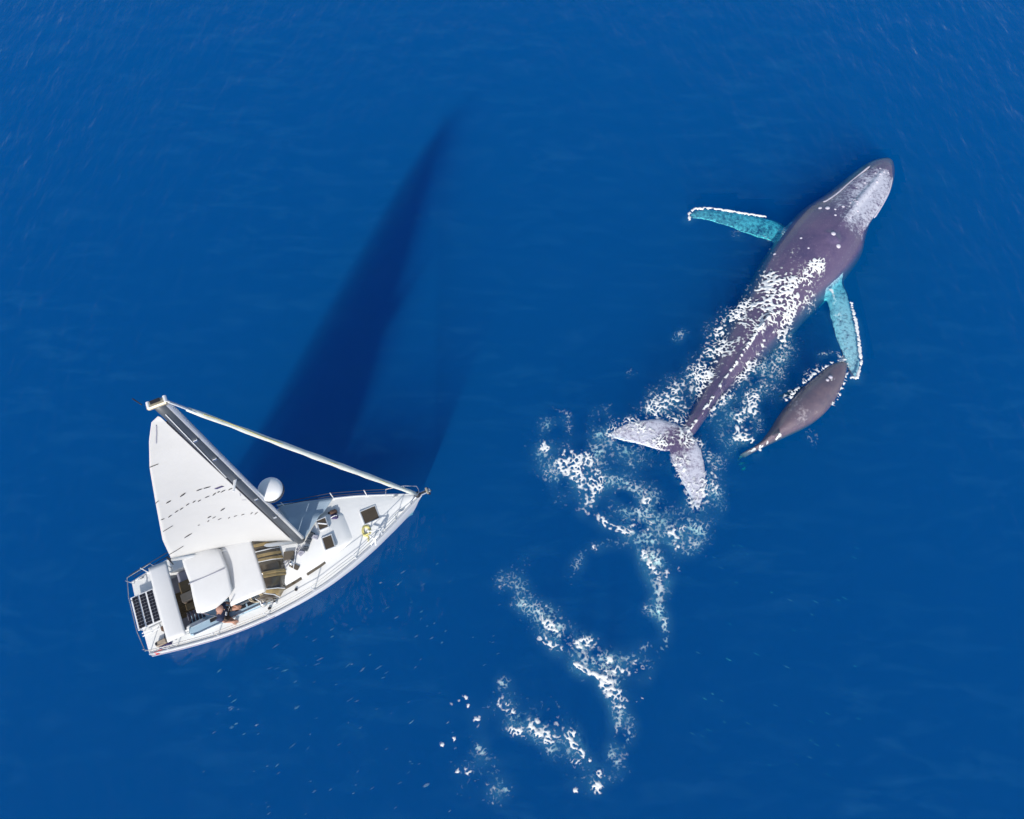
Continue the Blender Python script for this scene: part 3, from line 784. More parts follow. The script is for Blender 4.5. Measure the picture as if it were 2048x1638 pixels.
for s in (1, -1):
    SX = [.6, 2.2, 3.9, 5.55, 7.2, 8.3]
    for x in SX:
        mm = MB(); mm.tube([(x, s * (hb(x) - .05), sheer(x)), (x, s * (hb(x) - .03), sheer(x) + .62)], .016, 6); mm.box((x, s * (hb(x) - .05), sheer(x) + .03), (.1, .06, .03)); mm.build('stanchion', M['white'], boat)
    for h in (.33, .61):
        mm = MB(); mm.tube([(x, s * (hb(x) - .03), sheer(x) + h) for x in [.2] + SX] + [(9.0, s * (hb(9) - .02), sheer(9) + h)], .011, 5); mm.build('lifeline', M['steel'] if s < 0 else M['black'], boat)
# pushpit
mm = MB()
mm.tube([(.9, -1.40, .95), (.9, -1.44, 1.5), (.1, -1.28, 1.52), (.0, -.6, 1.52), (.0, .6, 1.52), (.1, 1.28, 1.52), (.9, 1.44, 1.5), (.9, 1.40, .95)], .016, 6)
for y in (-1.2, -.5, .5, 1.2): mm.tube([(.06, y, .95), (.03, y, 1.52)], .013, 6)
mm.build('pushpit', M['steel'], boat)

# dodger with curved windscreen
md = MB(); rows = []
for t in range(13):
    x = lerp(3.12, 4.30, t / 12)
    rows.append([Vector((x - .06 * (abs(y) / 1.15) ** 3, y, 1.93 - .12 * (abs(y) / 1.15) ** 2.5 - .05 * ((t - 4) / 8) ** 2)) for y in [-1.15 + 2.3 * k / 16 for k in range(17)]])
md.grid(rows); dod = md.build('dodger', M['canvas'], boat, True); dod.modifiers.new('t', 'SOLIDIFY').thickness = .03
top, bot = [], []
A0 = [(3.85, -1.26, 1.80), (4.18, -1.22, 1.84), (4.28, -1.12, 1.87), (4.30, -.62, 1.92), (4.31, -.18, 1.94), (4.31, .18, 1.94), (4.30, .62, 1.92), (4.28, 1.12, 1.87), (4.18, 1.22, 1.84), (3.85, 1.26, 1.80)]
A1 = [(3.80, -1.34, 1.15), (4.45, -1.34, 1.17), (4.70, -1.14, 1.20), (4.92, -.64, 1.36), (4.98, -.2, 1.40), (4.98, .2, 1.40), (4.92, .64, 1.36), (4.70, 1.14, 1.20), (4.45, 1.34, 1.17), (3.80, 1.34, 1.15)]
cols = ['smoke', 'amber', 'smoke', 'smoke', 'smoke', 'smoke', 'smoke', 'amber', 'smoke']
for k in range(9):
    a0, a1, c0_, c1 = Vector(A0[k]), Vector(A0[k + 1]), Vector(A1[k]), Vector(A1[k + 1])
    mm = MB(); rws = []
    for i in range(4):
        rws.append([a0.lerp(a1, (j / 3) * .94 + .03).lerp(c0_.lerp(c1, (j / 3) * .94 + .03), i / 3) + Vector((.05 * math.sin(math.pi * i / 3), 0, 0)) for j in range(4)])
    mm.grid(rws); p_ = mm.build('window', M[cols[k]], dod, True); p_.modifiers.new('t', 'SOLIDIFY').thickness = .01
    if k in (2, 3, 4, 5, 6):     # amber strips stand in for gold reflections on the panes
        for t0 in ((.85,), (.05,), (.12, .55), (.5,), (.5,))[k - 2]:
            mm = MB(); q0 = a0.lerp(a1, t0); q1 = c0_.lerp(c1, t0); mm.tube([q0 + Vector((.02, 0, .012)), q0.lerp(q1, .5) + Vector((.07, 0, .02)), q1 + Vector((.01, 0, .012))], .055, 6, flat=.3); mm.build('reflection_band', M['amber'], p_)
for k in range(10):
    mm = MB(); mm.tube([Vector(A0[k]) + Vector((0, 0, .015)), Vector(A0[k]).lerp(Vector(A1[k]), .5) + Vector((.06, 0, .02)), A1[k]], .016, 6); mm.build('window_frame', M['white'], dod)
# bimini
mbm = MB(); rows = []
for t in range(13):
    x = lerp(2.06, 3.30, t / 12); w_ = 1.06 - .12 * abs((t - 6) / 6) ** 4
    if t > 6: w_ -= .22 * ((t - 6) / 6)
    rows.append([Vector((x + .16 * (k / 16 if k < 8 else (16 - k) / 16) , -w_ + 2 * w_ * k / 16, 2.12 - .12 * abs((k - 8) / 8) ** 3 - .04 * ((t - 6) / 6) ** 2)) for k in range(17)])
mbm.grid(rows); bim = mbm.build('bimini', M['canvas'], boat, True); bim.modifiers.new('t', 'SOLIDIFY').thickness = .03
for x in (2.15, 3.2):
    for s in (1, -1):
        mm = MB(); mm.tube([(2.6, s * 1.22, 1.08), (x, s * 1.0, 2.02)], .016, 6); mm.build('bimini_pole', M['steel'], bim)
mm = MB(); mm.tube([(2.1, .0, 2.15), (3.3, .0, 2.16)], .014, 6); mm.build('bimini_seam', M['grey'], bim)
# aft canopy panel and solar panel
ma = MB(); rows = []
for t in range(9):
    x = lerp(.82, 1.42, t / 8); rows.append([Vector((x, y, 1.56 - .05 * (abs(y) / 1.3) ** 3 - .03 * ((t - 4) / 4) ** 2)) for y in [-1.32 + 2.62 * k / 16 for k in range(17)]])
ma.grid(rows); aft = ma.build('aft_canopy', M['canvas'], boat, True); aft.modifiers.new('t', 'SOLIDIFY').thickness = .03
for s in (1, -1):
    for x in (.9, 1.35):
        mm = MB(); mm.tube([(x, s * 1.2, .95), (x, s * 1.2, 1.53)], .018, 6); mm.build('canopy_leg', M['steel'], aft)
sp = bpy.data.objects.new('solar_panel', None); COL.objects.link(sp); sp.parent = boat
mm = MB(); mm.box((.35, .085, 1.275), (.78, 1.16, .03), bev=.006); mm.build('panel_frame', M['white'], sp)
cellme = None
for i in range(3):
    for j in range(10):
        for h in range(2):
            x = .35 + (i - 1) * .245 + (h - .5) * .098; y = .085 + (j - 4.5) * .109
            if cellme is None:
                mm = MB(); mm.box((0, 0, 0), (.092, .098, .012), bev=.003); o = mm.build('cell', M['cell'], sp); cellme = o.data
            else:
                o = bpy.data.objects.new('cell', cellme); COL.objects.link(o); o.parent = sp
            o.location = (x, y, 1.295)
mm = MB()
for y in (-.4, .55): mm.tube([(.1, y, .97), (.1, y, 1.27)], .016, 6); mm.tube([(.6, y, .97), (.6, y, 1.27)], .016, 6)
mm.build('panel_legs', M['steel'], sp)
for y in (-.60, -.70):
    mm = MB(); mm.tube([(.02, y, 1.2), (.6, y + .02, 1.22)], .018, 6); mm.build('davit_bar', M['white'], boat)
mm = MB(); mm.box((.66, -.72, 1.12), (.1, .16, .2), bev=.02); mm.build('control_box', M['bagtop'], boat)
mm = MB(); mm.tube([(.68, -.8, 1.1), (.6, -1.0, 1.05), (.55, -1.14, 1.03)], .018, 6); mm.build('cable', M['black'], boat)
mm = MB(); mm.box((.48, -1.11, 1.08), (.34, .16, .16), rz=.05, bev=.02); ob_ = mm.build('outboard_bracket', M['tan'], boat)
mm = MB(); mm.box((.34, -1.11, 1.165), (.06, .07, .02)); mm.build('bolt_plate', M['black'], ob_)
mm = MB(); mm.box((.55, -1.24, 1.0), (.4, .1, .1), bev=.02); mm.build('fender_board', M['bag'], boat)
mm = MB(); rws = [[Vector((.16 + .26 * i / 5, -1.30 - .02 * j - .02 * math.sin(i * 1.4), 1.02 - .05 * j + .02 * math.sin(i * 1.9))) for j in range(4)] for i in range(6)]
mm.grid(rws); fl = mm.build('ensign', M['red'], boat, True); fl.modifiers.new('t', 'SOLIDIFY').thickness = .006
# winches and line handling
def winch(x, y, z, r=.09, k='steel'):
    w_ = MB(); w_.lathe((x, y, z), [(r * 1.15, 0), (r * 1.15, .03), (r * .75, .05), (r * .7, .11), (r * .95, .14), (r * .95, .17), (r * .3, .175)], 14)
    o = w_.build('winch', M[k], boat, True)
    mm = MB(); mm.lathe((x, y, z + .172), [(r * .35, 0), (r * .35, .02)], 8); mm.build('winch_socket', M['black'], o)
winch(3.88, -1.30, 1.1, .11); winch(3.88, 1.30, 1.1, .11); winch(5.2, -.5, 1.42, .08); winch(5.35, .45, 1.42, .08); winch(4.25, -1.42, 1.0, .06)
for x, y, sx, sy in ((5.95, -.02, .16, .14), (6.12, .14, .2, .16), (6.2, .02, .12, .2), (5.78, -.22, .14, .16), (5.60, -.30, .2, .12)):
    mm = MB(); z0 = sheer(x) + .31; mm.box((x, y, z0 + .05), (sx, sy, .12), rz=random.random(), bev=.02); mm.tube([(x - .1, y, z0 + .1), (x, y + .05, z0 + .16), (x + .1, y, z0 + .08)], .03, 6)
    mm.build('mast_base_block', M[random.choice(['black', 'grey', 'mastdark'])], boat)
for y0, y1 in ((-.1, -.45), (-.16, -.56), (-.04, -.36)):
    mm = MB(); mm.tube([(5.62, y0, sheer(5.6) + .36), (5.35, lerp(y0, y1, .5), sheer(5.4) + .38), (4.95, y1, sheer(5) + .40)], .016, 5); mm.build('control_line', M['grey'], boat)
mm = MB(); mm.box((5.20, -.22, sheer(5.2) + .42), (.34, .30, .05), rz=-.3, bev=.01); mm.build('skylight', M['smoke'], boat)
mm = MB(); mm.box((5.24, -.62, sheer(5.2) + .34), (.16, .34, .06), rz=.7, bev=.02); mm.build('skylight', M['smoke'], boat)
mm = MB(); mm.tube([(5.5, -.1, sheer(5.4) + .45), (5.18, -.72, sheer(5.2) + .38)], .014, 6); mm.build('handrail', M['white'], boat)
for x, y in ((6.88, .72), (5.0, -1.3), (4.0, -1.52)):
    mm = MB(); z0 = sheer(x) + .04; mm.lathe((x, y, z0), [(.05, 0), (.05, .05), (.02, .06)], 10); mm.build('deck_filler', M['black'], boat)
for x, s in ((9.2, 1), (9.2, -1), (.35, 1)):
    mm = MB(); y = s * (hb(x) - .12); z0 = sheer(x) + .06; mm.tube([(x - .1, y, z0 + .04), (x + .1, y, z0 + .04)], .018, 6); mm.box((x, y, z0 + .01), (.06, .04, .06)); mm.build('cleat', M['steel'], boat)
# grey-blue sheet added as the sail's shadow, mast foot to port rail
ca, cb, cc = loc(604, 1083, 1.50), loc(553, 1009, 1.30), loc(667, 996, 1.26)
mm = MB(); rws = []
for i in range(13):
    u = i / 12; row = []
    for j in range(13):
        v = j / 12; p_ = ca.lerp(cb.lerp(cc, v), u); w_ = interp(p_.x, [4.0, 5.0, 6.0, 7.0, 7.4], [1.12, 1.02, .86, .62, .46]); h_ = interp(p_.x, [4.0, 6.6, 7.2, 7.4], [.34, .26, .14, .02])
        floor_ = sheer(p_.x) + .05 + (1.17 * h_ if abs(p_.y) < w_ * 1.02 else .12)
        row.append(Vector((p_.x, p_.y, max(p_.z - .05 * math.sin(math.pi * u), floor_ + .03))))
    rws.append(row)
mm.grid(rws); cv_ = mm.build('deck_shade_sheet', principled('grey_blue_shade', (.33, .42, .50), .85, var=.1, var_scale=3, bump=.3, bump_scale=5), boat, True); cv_.modifiers.new('t', 'SOLIDIFY').thickness = .012
# boarding gate bracket on the starboard bow
mm = MB(); z0 = sheer(8) + .05
g0, g1, g2, g3 = loc(742, 1088, 1.45), loc(766, 1055, 1.55), loc(735, 1062, 1.5), loc(752, 1090, 1.4)
mm.tube([g0, loc(754, 1072, 1.6), g1], .035, 8); mm.tube([g2, loc(745, 1062, 1.62), g1], .018, 6); mm.tube([loc(738, 1070, 1.5), loc(750, 1078, 1.55), g3], .03, 8)
mm.tube([g0, Vector((g0.x, g0.y + .03, 1.1))], .02, 6); mm.tube([g1, Vector((g1.x, g1.y + .03, 1.15))], .02, 6); mm.tube([g2, Vector((g2.x, g2.y, 1.15))], .02, 6)
mm.build('boarding_gate', M['white'], boat)
# steering wheel and pedestal below the bimini
mm = MB(); mm.tube([(2.35, .42 * math.cos(a), 1.2 + .42 * math.sin(a)) for a in [2 * math.pi * k / 24 for k in range(25)]], .016, 6, cap=False)
for a in range(5): mm.tube([(2.35, 0, 1.2), (2.35, .42 * math.cos(a * 1.2566), 1.2 + .42 * math.sin(a * 1.2566))], .01, 5)
wh = mm.build('steering_wheel', M['steel'], boat)
mm = MB(); mm.box((2.5, 0, .8), (.2, .22, .7), bev=.05); mm.build('pedestal', M['white'], wh)

# --- loose things on deck
def world(p): w_ = B0 + HD * p.x + PT * p.y; w_.z = p.z; return w_
def coil(name, c, r, rt, turns, mat, label, cat, stretch=1.0, rz=0.0):
    mm = MB(); pts = []
    for k in range(turns * 14 + 1):
        a = 2 * math.pi * k / 14; rr = r * (1 - .35 * k / (turns * 14)) * (1 + .08 * math.sin(a * 2.3))
        pts.append(Vector((rr * math.cos(a) * stretch, rr * math.sin(a), rt + .018 * math.sin(a * 1.7) + rt * .5 * (k / 14 / turns))))
    pts.append(pts[-1] + Vector((r * .8, r * .5, -rt * .3))); pts.append(pts[-1] + Vector((r * .8, -r * .1, -rt * .2)))
    mm.tube(pts, rt, 6); o = mm.build(name, mat, None, True); o.location = c; o.rotation_euler = (0, 0, rz)
    return tag(o, label, cat)
p = Vector((3.72, -1.02, 1.10)); coil('rope_coil', world(p), .17, .024, 3, M['rope'], 'coil of beige rope beside the dodger on the starboard coaming', 'rope', 1.5, HDG - .5)
p = Vector((7.84, -.42, sheer(7.8) + .05)); coil('rope_coil', world(p), .15, .026, 4, M['yellow'], 'coil of yellow rope on the foredeck beside the brown hatch', 'rope', 1.3, HDG - 1.9)
bagr = bpy.data.objects.new('duffel_bag', None); COL.objects.link(bagr); p = Vector((7.02, .55, sheer(7) + .045)); bagr.location = world(p); bagr.rotation_euler = (0, 0, HDG - .25)
mm = MB(); mm.box((0, -.07, .09), (.28, .22, .18), bev=.06); mm.build('body', M['bag'], bagr, True)
mm = MB(); mm.box((-.02, .12, .08), (.26, .18, .15), rz=.2, bev=.05); mm.build('flap', M['bagtop'], bagr, True)
mm = MB(); mm.tube([(-.1, -.1, .17), (-.03, -.08, .23), (.05, -.06, .23), (.11, -.05, .17)], .015, 6); mm.build('handle', M['white'], bagr)
tag(bagr, 'purple and brown bag lying on the foredeck by the port rail', 'bag')

# --- the person at the helm
def skin_mesh(name, verts, edges, radii, mat, parent, sub=2):
    me = bpy.data.meshes.new(name); me.from_pydata(verts, edges, []); ob = bpy.data.objects.new(name + '_s', me); COL.objects.link(ob)
    md_ = ob.modifiers.new('k', 'SKIN')
    for i, r in enumerate(radii): me.skin_vertices[0].data[i].radius = (r, r) if not isinstance(r, tuple) else r
    me.skin_vertices[0].data[0].use_root = True
    ss = ob.modifiers.new('u', 'SUBSURF'); ss.levels = sub; ss.render_levels = sub
    out = bpy.data.meshes.new_from_object(ob.evaluated_get(bpy.context.evaluated_depsgraph_get())); out.name = name
    bpy.data.objects.remove(ob, do_unlink=True)
    out.polygons.foreach_set('use_smooth', [True] * len(out.polygons)); out.materials.append(mat)
    o = bpy.data.objects.new(name, out); COL.objects.link(o); o.parent = parent; return o
# person frame: origin at the seat, +X the way he faces, +Y his left, seat height 0
pv = [(0, 0, .10), (.02, 0, .30), (.06, 0, .48), (.09, 0, .56), (.12, 0, .64), (.15, 0, .74), (.16, 0, .80),          # 0-6 spine, neck, head
      (.02, .10, .09), (.42, .16, .10), (.46, .18, -.30), (.60, .19, -.34),                                              # 7-10 left leg, foot
      (.02, -.10, .09), (.36, -.24, .12), (.34, -.30, -.30), (.47, -.34, -.34),                                          # 11-14 right leg
      (.06, .19, .50), (.12, .27, .26), (.34, .20, .20), (.41, .18, .19),                                                # 15-18 left arm
      (.06, -.19, .50), (.14, -.28, .27), (.34, -.26, .21), (.40, -.25, .20)]                                            # 19-22 right arm
pe = [(0, 1), (1, 2), (2, 3), (3, 4), (4, 5), (5, 6), (0, 7), (7, 8), (8, 9), (9, 10), (0, 11), (11, 12), (12, 13), (13, 14), (2, 15), (15, 16), (16, 17), (17, 18), (2, 19), (19, 20), (20, 21), (21, 22)]
pr = [.13, .12, .13, .06, .075, .098, .075, .095, .065, .045, .035, .095, .065, .045, .035, .06, .042, .032, .035, .06, .042, .032, .035]
for hand, s in ((18, 1), (22, -1)):
    hx_, hy_, hz_ = pv[hand]
    for k, (dy, ln) in enumerate(((.028, .07), (.01, .08), (-.008, .075), (-.026, .06))):
        i = len(pv); pv += [(hx_ + .05, hy_ + dy, hz_ + .005), (hx_ + .05 + ln * .6, hy_ + dy, hz_ - .01), (hx_ + .05 + ln, hy_ + dy, hz_ - .04)]
        pe += [(hand, i), (i, i + 1), (i + 1, i + 2)]; pr += [.010, .009, .008]
    i = len(pv); pv += [(hx_ + .02, hy_ - s * .04, hz_), (hx_ + .06, hy_ - s * .06, hz_ - .02)]; pe += [(hand, i), (i, i + 1)]; pr += [.011, .009]
person = bpy.data.objects.new('person', None); COL.objects.link(person)
pb = skin_mesh('body', pv, pe, pr, M['skin'], person)
skin_mesh('shirt', [(0, 0, .12), (.02, 0, .30), (.05, 0, .48), (.06, .19, .50), (.10, .245, .34), (.06, -.19, .50), (.11, -.25, .34)], [(0, 1), (1, 2), (2, 3), (3, 4), (2, 5), (5, 6)], [.17, .18, .17, .095, .08, .095, .08], M['navy'], person)
skin_mesh('shorts', [(0, 0, .10), (.02, .10, .10), (.30, .14, .10), (.02, -.10, .10), (.27, -.20, .12)], [(0, 1), (1, 2), (0, 3), (3, 4)], [.15, .11, .09, .11, .09], M['shorts'], person)
mm = MB(); mm.lathe((.142, 0, .775), [(.104, 0), (.105, .03), (.09, .06), (.05, .085), (.01, .09)], 14); mm.build('hair', principled('cropped_hair', (.40, .22, .17), .9, var=.3), person, True)
for s in (1, -1):
    mm = MB(); mm.lathe((.235, s * .035, .755), [(.012, -.01), (.014, 0), (.006, .01)], 8); mm.build('eye', M['black'], person)
    mm = MB(); mm.box((.15, s * .10, .74), (.04, .025, .06), bev=.01); mm.build('ear', M['skin'], person)
    sh = MB(); q = (.54, .19, -.33) if s > 0 else (.41, -.32, -.33); sh.box(q, (.27, .1, .09), rz=.1 if s > 0 else -.25, bev=.035); sh.build('shoe', M['black'] if s > 0 else M['shorts'], person)
mm = MB(); mm.box((.25, 0, .73), (.035, .03, .045), bev=.01); mm.build('nose', M['skin'], person)
mm = MB(); mm.box((.24, 0, .695), (.015, .05, .01)); mm.build('mouth', M['bagtop'], person)
mm = MB(); mm.box((.19, -.06, .36), (.02, .1, .1), bev=.005); mm.build('shirt_print', M['white'], person)
seat = Vector((2.60, -1.06, 1.08)); person.location = world(seat); person.rotation_euler = (0, 0, HDG - .45); person.scale = (1.12, 1.12, 1.12)
tag(person, 'person in a navy shirt and shorts sitting on the cockpit edge', 'person')

# ------------------------------------------------------------------ foam
import numpy as np
CELL = .026
GX0, GX1, GY0, GY1 = -4.0, 17.5, -3.5, 29.0
GNX, GNY = int((GX1 - GX0) / CELL), int((GY1 - GY0) / CELL)
KEYS = ['back_foam', 'fluke_foam', 'flank_foam', 'calf_foam', 'flipper_foam', 'wake_foam']
COV = {(k, l): np.zeros((GNY, GNX), np.float32) for k in KEYS for l in (0, 1)}
SIZ = np.zeros((GNY, GNX), np.float32); STR = np.zeros((GNY, GNX), np.float32); WSUM = np.full((GNY, GNX), 1e-6, np.float32)
def splat(key, layer, x, y, sg, amp, size, streak):
    r = max(2, int(2.6 * sg / CELL)); i, j = (x - GX0) / CELL, (y - GY0) / CELL; a, b_ = int(i), int(j)
    i0, i1, j0, j1 = max(a - r, 0), min(a + r + 1, GNX), max(b_ - r, 0), min(b_ + r + 1, GNY)
    if i0 >= i1 or j0 >= j1: return
    gx = np.exp(-.5 * ((np.arange(i0, i1) + .5 - i) * CELL / sg) ** 2); gy = np.exp(-.5 * ((np.arange(j0, j1) + .5 - j) * CELL / sg) ** 2)
    g = (amp * gy[:, None] * gx[None, :]).astype(np.float32)
    COV[(key, layer)][j0:j1, i0:i1] += g
    SIZ[j0:j1, i0:i1] += g * size; STR[j0:j1, i0:i1] += g * streak; WSUM[j0:j1, i0:i1] += g
GAIN = .5
def spread_(key, pts, w, n, size, z, streak):
    """pts: pixel polyline; n licks of foam worth of cover laid along it with soft width w"""
    deep = 0.0 if z[1] <= z[0] else min(1.0, max(0.0, (-.02 - z[0]) / (z[1] - z[0])))
    P = resample([(a, b_, 0) for a, b_ in pts], 2 + int(sum((Vector(a) - Vector(b_)).length for a, b_ in zip(pts, pts[1:])) / max(w * .7, 1.6)))
    Q = [on_surface(p.x, p.y, 0.0)[0] for p in P]
    ln = sum((a - b_).length for a, b_ in zip(Q, Q[1:]))
    mid = P[len(P) // 2]; sc = (at(mid.x + 5, mid.y, 0) - at(mid.x, mid.y, 0)).length / 5
    sg = max(w * sc, .035)
    area = n * .011 * size ** (1.0 if key == 'wake_foam' else 2) * {'wake_foam': .8, 'back_foam': .74}.get(key, 1)
    amp = GAIN * area / (len(Q) * 2 * math.pi * sg * sg)
    for q in Q:
        if deep < 1: splat(key, 0, q.x, q.y, sg, amp * (1 - deep), size, streak)
        if deep > 0: splat(key, 1, q.x, q.y, sg, amp * deep, size, streak)
def stream(key, pts, w, n, size=1.0, z=(0.02, 0.05), align=.5):
    spread_(key, pts, w, n, size, z, max(0, (align - .5) * 2))
def blob(key, cx, cy_, r, n, size=1.0, z=(0.02, 0.05)):
    m_ = max(1, int(r / 5))
    for k in range(m_):
        a = 2.4 * k; rr = r * .75 * math.sqrt((k + .3) / m_)
        x, y = cx + rr * math.cos(a), cy_ + rr * math.sin(a)
        spread_(key, [(x, y), (x + 1, y + 1)], max(1.5, r * .45 if m_ > 1 else r * .6), n / m_, size, z, 0)

DEEP = (-.75, -.1)
# on the mother's back and round her flanks
K = 'back_foam'
blob(K, 1560, 560, 26, 260, 1.3); blob(K, 1545, 588, 30, 330, 1.3); blob(K, 1575, 580, 26, 170, 1.1)
stream(K, [(1562, 560), (1548, 600), (1530, 636)], 7, 240, 1.5, align=.7)
stream(K, [(1640, 520), (1628, 540), (1605, 562)], 11, 190, .8); blob(K, 1632, 528, 12, 70, 1.0)
blob(K, 1580, 514, 22, 60, .6); blob(K, 1545, 520, 24, 30, .5); blob(K, 1620, 580, 26, 90, .7); blob(K, 1600, 600, 24, 110, .8)
stream(K, [(1535, 600), (1490, 622), (1462, 645)], 13, 330, .9)
stream(K, [(1470, 625), (1440, 665), (1420, 710), (1395, 750)], 15, 420, .85)
stream(K, [(1515, 635), (1475, 680), (1435, 735), (1402, 785)], 13, 460, .75, align=.6)
stream(K, [(1560, 610), (1545, 625), (1520, 655)], 6, 120, 1.0, align=.8)
stream(K, [(1530, 640), (1490, 700), (1440, 772), (1395, 838), (1372, 868)], 1.2, 330, .8, align=.6)
stream(K, [(1590, 605), (1572, 640), (1566, 668), (1562, 688)], 7, 190, 1.1)
stream(K, [(1558, 630), (1545, 660), (1520, 700), (1495, 740)], 8, 190, .8, align=.6)
stream(K, [(1500, 730), (1470, 770), (1440, 805), (1415, 835)], 7, 170, .75, align=.6)
# flukes under a broken film
K = 'fluke_foam'
blob(K, 1352, 862, 26, 260, .95); blob(K, 1335, 858, 20, 130, .9); blob(K, 1368, 880, 16, 90, .9)
stream(K, [(1230, 864), (1265, 862), (1300, 866), (1330, 880)], 12, 520, .55, align=.2)
stream(K, [(1226, 862), (1222, 872)], 5, 50, .8)
stream(K, [(1235, 872), (1280, 880), (1320, 894)], 9, 200, .5, align=.2); stream(K, [(1352, 925), (1372, 965), (1390, 1005)], 9, 200, .5, align=.2); stream(K, [(1400, 920), (1408, 960), (1402, 1000)], 6, 160, .6, align=.2)
stream(K, [(1362, 918), (1380, 950), (1394, 985), (1400, 1008)], 11, 560, .6, align=.2)
stream(K, [(1255, 843), (1300, 836), (1340, 842)], 5, 120, .7, align=.7)
stream(K, [(1395, 882), (1416, 908), (1426, 945), (1430, 985)], 5, 130, .7, align=.9)
# in the water around her
K = 'flank_foam'
stream(K, [(1400, 755), (1360, 780), (1325, 800), (1295, 832)], 17, 330, .8)
stream(K, [(1400, 755), (1360, 780), (1325, 800), (1295, 832)], 22, 160, .8, DEEP)
stream(K, [(1340, 790), (1360, 810), (1372, 830)], 12, 90, .7)
stream(K, [(1572, 690), (1540, 735), (1505, 780), (1490, 830), (1492, 862)], 15, 230, .9)
stream(K, [(1572, 690), (1540, 735), (1505, 780), (1490, 830), (1480, 872)], 20, 190, .9, DEEP)
stream(K, [(1500, 790), (1505, 812), (1488, 840), (1470, 880)], 9, 110, 1.2)
stream(K, [(1445, 790), (1420, 820), (1402, 850)], 10, 70, .7, DEEP)
stream(K, [(1455, 800), (1460, 850), (1452, 890)], 14, 90, .7, DEEP)
stream(K, [(1200, 880), (1235, 895), (1260, 905)], 16, 120, .7, DEEP); blob(K, 1205, 860, 26, 70, .6, DEEP)
stream(K, [(1405, 890), (1425, 930), (1430, 990), (1420, 1030)], 14, 170, .7, DEEP)
blob(K, 1365, 662, 14, 22, .8, (-.5, .02)); blob(K, 1262, 740, 10, 10, .6, (-.5, .02)); stream(K, [(1195, 815), (1215, 810), (1180, 840)], 6, 26, .7, (-.4, .02))
stream(K, [(1545, 720), (1580, 700), (1590, 690)], 10, 40, .6, DEEP)
# calf
K = 'calf_foam'
stream(K, [(1690, 720), (1660, 728), (1630, 748), (1598, 774), (1572, 800)], 2.4, 110, .7, align=.8)
stream(K, [(1640, 736), (1615, 748), (1602, 762)], 5, 36, .7); stream(K, [(1585, 785), (1572, 802)], 6, 45, .7)
stream(K, [(1696, 735), (1690, 762), (1676, 795), (1664, 812)], 2.2, 70, .65, align=.8)
stream(K, [(1640, 708), (1668, 704), (1690, 718), (1702, 742)], 2.5, 80, .6, (-.2, .04), .95)
stream(K, [(1478, 874), (1495, 873), (1506, 882)], 4, 45, 1.2); blob(K, 1503, 880, 5, 14, 1.2); blob(K, 1518, 897, 4, 10, .9)
stream(K, [(1490, 905), (1520, 895), (1560, 872)], 2, 60, .6, align=.9); blob(K, 1660, 758, 6, 12, .7); blob(K, 1612, 810, 14, 12, .4); stream(K, [(1575, 835), (1605, 815)], 8, 26, .4)
stream(K, [(1620, 868), (1640, 885)], 8, 14, .5, DEEP)
# flipper edges where they break the surface
K = 'flipper_foam'
stream(K, [(1378, 440), (1378, 428), (1390, 418), (1420, 417), (1455, 422), (1490, 428), (1530, 434)], 1.2, 330, .6, (.0, .04), .4)
stream(K, [(1520, 468), (1545, 478), (1570, 462), (1565, 450)], 6, 50, .7, (-.35, .0)); stream(K, [(1470, 462), (1510, 468)], 5, 26, .7, (-.3, 0))
stream(K, [(1702, 606), (1712, 648), (1719, 695), (1722, 725), (1714, 756), (1702, 756)], 1.4, 330, .7, (.0, .04), .4)
stream(K, [(1668, 590), (1680, 640), (1692, 690), (1703, 735)], 7, 120, .8, (-.3, -.08), .3); blob(K, 1660, 580, 7, 22, .9, (-.25, 0))
# the wake
K = 'wake_foam'
blob(K, 1150, 932, 30, 240, 1.3); blob(K, 1180, 950, 26, 200, 1.2); blob(K, 1135, 918, 18, 90, 1.1)
stream(K, [(1175, 960), (1180, 990), (1172, 1012)], 9, 120, 1.4); stream(K, [(1160, 985), (1178, 995), (1175, 1022)], 4, 60, 1.3)
blob(K, 1160, 935, 48, 150, .7, DEEP); blob(K, 1195, 915, 30, 70, .7, DEEP)
stream(K, [(1110, 822), (1095, 860), (1080, 890), (1090, 920), (1120, 930)], 9, 90, .8, (-.4, .04)); blob(K, 1085, 893, 9, 40, 1.0); stream(K, [(1110, 820), (1138, 828), (1136, 860)], 5, 30, .7, (-.4, .03))
stream(K, [(1090, 925), (1105, 950), (1130, 980)], 14, 70, .7, DEEP)
stream(K, [(1180, 1024), (1205, 1042), (1225, 1056), (1252, 1062), (1270, 1056), (1268, 1038)], 3.5, 150, 1.0, align=.8)
stream(K, [(1220, 955), (1262, 975), (1300, 990), (1322, 1010), (1316, 1032)], 11, 200, .75, (-.3, .04)); blob(K, 1235, 985, 7, 22, 1.2); blob(K, 1290, 1000, 7, 16, 1.2)
stream(K, [(1262, 1022), (1300, 1040), (1340, 1062), (1354, 1076)], 11, 270, .8, (-.3, .04), .85); blob(K, 1300, 1050, 10, 40, .9); stream(K, [(1330, 1065), (1352, 1078), (1350, 1062)], 3, 50, 1.2, align=.8)
stream(K, [(1350, 1030), (1385, 1045), (1395, 1075), (1365, 1092)], 12, 120, .9, (-.5, .04)); blob(K, 1362, 1058, 6, 18, 1.2); blob(K, 1350, 1092, 5, 12, 1.1)
stream(K, [(1270, 1062), (1295, 1080), (1312, 1105)], 10, 160, .75, (-.35, .04), .8)
stream(K, [(1286, 1095), (1305, 1125), (1322, 1146)], 10, 210, .7, (-.4, .04), .5); stream(K, [(1284, 1100), (1296, 1124), (1312, 1148), (1318, 1160)], 3, 90, .95, align=.9); blob(K, 1326, 1148, 8, 40, .9)
